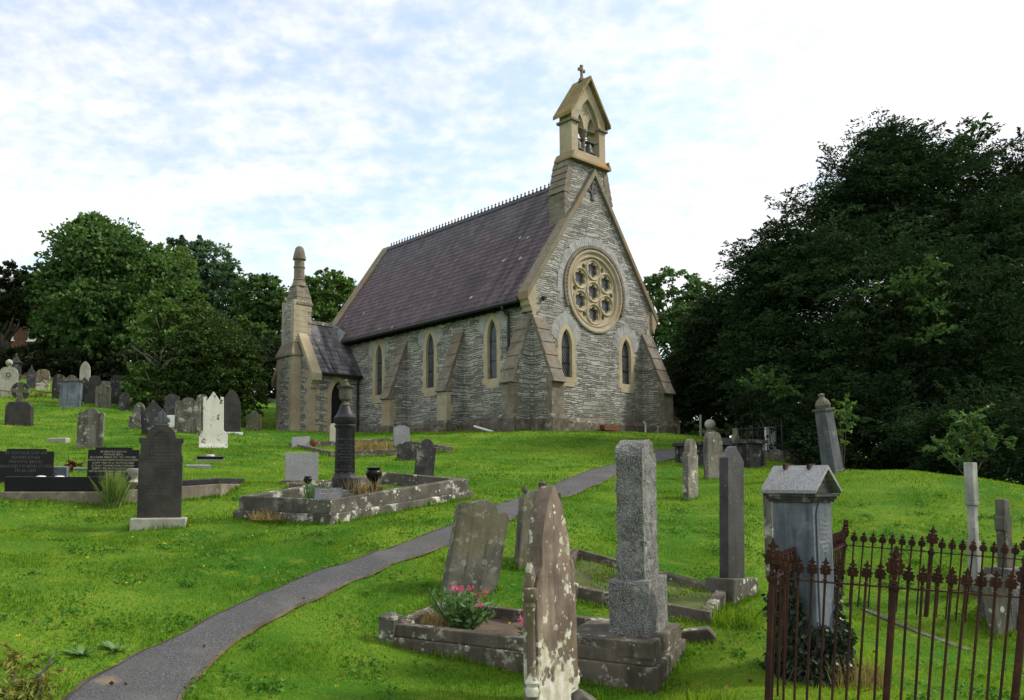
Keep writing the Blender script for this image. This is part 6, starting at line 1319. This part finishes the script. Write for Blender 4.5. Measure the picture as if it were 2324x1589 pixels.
# ------------------------------------------------------------------ grass
rs_ = np.random.RandomState(5); allv, allf, allt = [], [], []; off_ = 0
for y0, y1, dens, h, w_ in ((3.4, 8, 2300, .036, .0068), (8, 12, 1500, .039, .0088), (12, 18, 700, .043, .0135), (18, 26, 280, .047, .021), (26, 42, 100, .052, .034)):
    ar = .5 * ((y1 + 1.5) ** 2 - (y0 + 1.5) ** 2) * 1.65; n = int(ar * dens); yy = np.sqrt(rs_.uniform((y0 + 1.5) ** 2, (y1 + 1.5) ** 2, n)); xx = yy * rs_.uniform(-.75, .90, n); yy = yy - 1.5
    keep = np.ones(n, bool)
    for pg in NOGRASS: keep &= ~inpoly(xx, yy, pg)
    xx, yy = xx[keep], yy[keep]; P_ = np.c_[xx, yy, zground(xx, yy) - .008]
    pat = .42 + .22 * np.sin(xx * 1.1 + 1.7 * np.sin(yy * .7)) * np.sin(yy * .9 + xx * .5) + .20 * np.sin(xx * 3.1 + yy * 2.3) * np.sin(yy * 3.7 - xx * 1.4) + .16 * np.sin(xx * 7.3 - yy * 2.9) * np.sin(yy * 8.1 + xx * 3.3) + .18 * np.sin(xx * .37 + 1.1) * np.sin(yy * .31)
    pat -= .14 * (np.sin(xx * 2.6 + 1.9 * np.sin(yy * 1.7 + .6)) * np.sin(yy * 2.8 + xx * .8) > .55)
    pat = np.where(inpoly(xx, yy, [(q.x, q.y) for q in (f_l, f_r, b_r, b_l)]), pat + .32, pat)
    pat = np.where((np.sin(xx * 1.7 + 2.2 * np.sin(yy * 1.3)) * np.sin(yy * 1.9 - xx) > .72), pat + .35, pat)
    hh = h * (1 + .55 * np.clip(np.sin(xx * 2.3 + yy) * np.sin(yy * 2.9 - xx * 1.7), -.6, 1))
    v, f = blades(P_, hh, w_, rs_, .55); allv.append(v); allf.append(f + off_); off_ += len(v); allt.append(np.repeat(np.clip(pat * .75 + rs_.normal(.05, .2, len(P_)), 0, 1), 5))
for ins, zf, mt in FILLS:
    k = 220 if mt == 'soil' else int(900 * (ins[1] - ins[0]).length); a = rs_.uniform(.02, .98, k); b_ = rs_.uniform(.02, .98, k); keep = np.sin(a * 7 + ins[0].x) * np.sin(b_ * 5 + ins[0].y) > (-.2 if mt != 'soil' else .3); a, b_ = a[keep], b_[keep]
    q = [np.array(z_) for z_ in ins]; P_ = (q[0][None] * (1 - a)[:, None] + q[1][None] * a[:, None]) * (1 - b_)[:, None] + (q[3][None] * (1 - a)[:, None] + q[2][None] * a[:, None]) * b_[:, None]; P_[:, 2] += zf - .02
    v, f = blades(P_, .07, .008 + .0008 * ins[0].y, rs_, .7); allv.append(v); allf.append(f + off_); off_ += len(v); allt.append(np.repeat(np.clip(rs_.normal(.4, .25, len(P_)), 0, 1), 5))
fr = []
for p_, yw_, hw2, ht2 in FOOT:
    if p_.y > 32: continue
    k = int((hw2 + ht2) * 4 * (230 if p_.y < 14 else 110)); a = rs_.uniform(-1, 1, k); sd_ = rs_.randint(0, 4, k); ou = np.abs(rs_.normal(0, .03, k)) + .004
    lx = np.where(sd_ < 2, a * hw2, np.where(sd_ == 2, hw2 + ou, -hw2 - ou)); ly = np.where(sd_ == 0, -ht2 - ou, np.where(sd_ == 1, ht2 + ou, a * ht2))
    fr.append(np.c_[p_.x + lx * math.cos(yw_) - ly * math.sin(yw_), p_.y + lx * math.sin(yw_) + ly * math.cos(yw_)])
for ps in KERBS:
    for a_, b_ in zip(ps, ps[1:] + ps[:1]):
        L_ = math.hypot(b_[0] - a_[0], b_[1] - a_[1]); k = int(L_ * 170); t_ = rs_.uniform(0, 1, k); cx_k = sum(q[0] for q in ps) / len(ps); cy_k = sum(q[1] for q in ps) / len(ps)
        nx, ny = (b_[1] - a_[1]) / L_, -(b_[0] - a_[0]) / L_
        if nx * (cx_k - a_[0]) + ny * (cy_k - a_[1]) > 0: nx, ny = -nx, -ny
        ou = np.abs(rs_.normal(0, .05, k)) + .05; fr.append(np.c_[a_[0] + (b_[0] - a_[0]) * t_ + nx * ou, a_[1] + (b_[1] - a_[1]) * t_ + ny * ou])
fr = np.concatenate(fr); dist_ = fr[:, 1]; kk = np.abs(np.sin(fr[:, 0] * 5.1 + fr[:, 1] * 3.7)) * .7 + .45
v, f = blades(np.c_[fr, zground(fr[:, 0], fr[:, 1]) - .01], .085 * kk, .004 + .0007 * dist_, rs_, .5); allv.append(v); allf.append(f + off_); off_ += len(v); allt.append(np.repeat(np.clip(rs_.normal(.32, .22, len(fr)), 0, 1), 5))
tag(rawobj('grass', np.concatenate(allv), np.concatenate(allf), M['grassblade'], None, np.concatenate(allt)), 'short bright green grass blades covering the churchyard lawn', 'grass', kind='stuff')
n = 46; yy = np.sqrt(rs_.uniform(30, 260, n)); xx = yy * rs_.uniform(-.52, .3, n); kp = ~inpoly(xx, yy, PATHPOLY); xx, yy = xx[kp], yy[kp]; n = len(xx); P_ = np.c_[xx, yy, H(xx, yy) + .06]; P_ = np.repeat(P_, 7, 0) + rs_.normal(0, .007, (n * 7, 3)) * np.array([1, 1, .3])
v, f, t_ = leaf_quads(P_, rs_, .017, .013, rs_.uniform(0, 1, len(P_)), None, 1.0); tag(rawobj('lawn_flowers', v, f, M['yellowfl'], None, t_), 'tiny yellow flowers scattered in the lawn', 'flowers', kind='stuff')
M['clover'] = leafmat('clover_leaves', (.045, .13, .016), (.12, .26, .03), .25)
# clover, plantain and daisy leaves lying in the turf
nc = 330; yy = np.sqrt(rs_.uniform(25, 200, nc)); xx = yy * rs_.uniform(-.54, .70, nc); keep = np.ones(nc, bool)
for pg in NOGRASS: keep &= ~inpoly(xx, yy, pg)
cc = np.c_[xx, yy][keep]; per = 34; P2 = np.repeat(cc, per, 0) + rs_.normal(0, 1, (len(cc) * per, 2)) * np.repeat(rs_.uniform(.04, .16, len(cc)), per)[:, None]
P_ = np.c_[P2, zground(P2[:, 0], P2[:, 1]) + rs_.uniform(.012, .045, len(P2))]; D_ = rs_.normal(0, 1, P_.shape) * np.array([1, 1, .25])
v, f, t_ = leaf_quads(P_, rs_, .048, .026, np.clip(np.repeat(rs_.normal(.35, .25, len(cc)), per) + rs_.normal(0, .15, len(P_)), 0, 1), D_, .2)
tag(rawobj('turf_weeds', v, f, M['clover'], None, t_), 'clover and broad-leaved weeds spread through the turf', 'weeds', kind='stuff')
nl = 170; yy = np.sqrt(rs_.uniform(25, 300, nl)); xx = yy * rs_.uniform(-.54, .70, nl); P_ = np.c_[xx, yy, H(xx, yy) + .035]; v, f, t_ = leaf_quads(P_, rs_, .05, .03, rs_.uniform(0, 1, nl), rs_.normal(0, 1, (nl, 3)) * np.array([1, 1, .2]), .2)
tag(rawobj('fallen_leaves', v, f, M['rustleaf'], None, t_), 'few dry brown leaves lying on the lawn and path', 'leaves', kind='stuff')
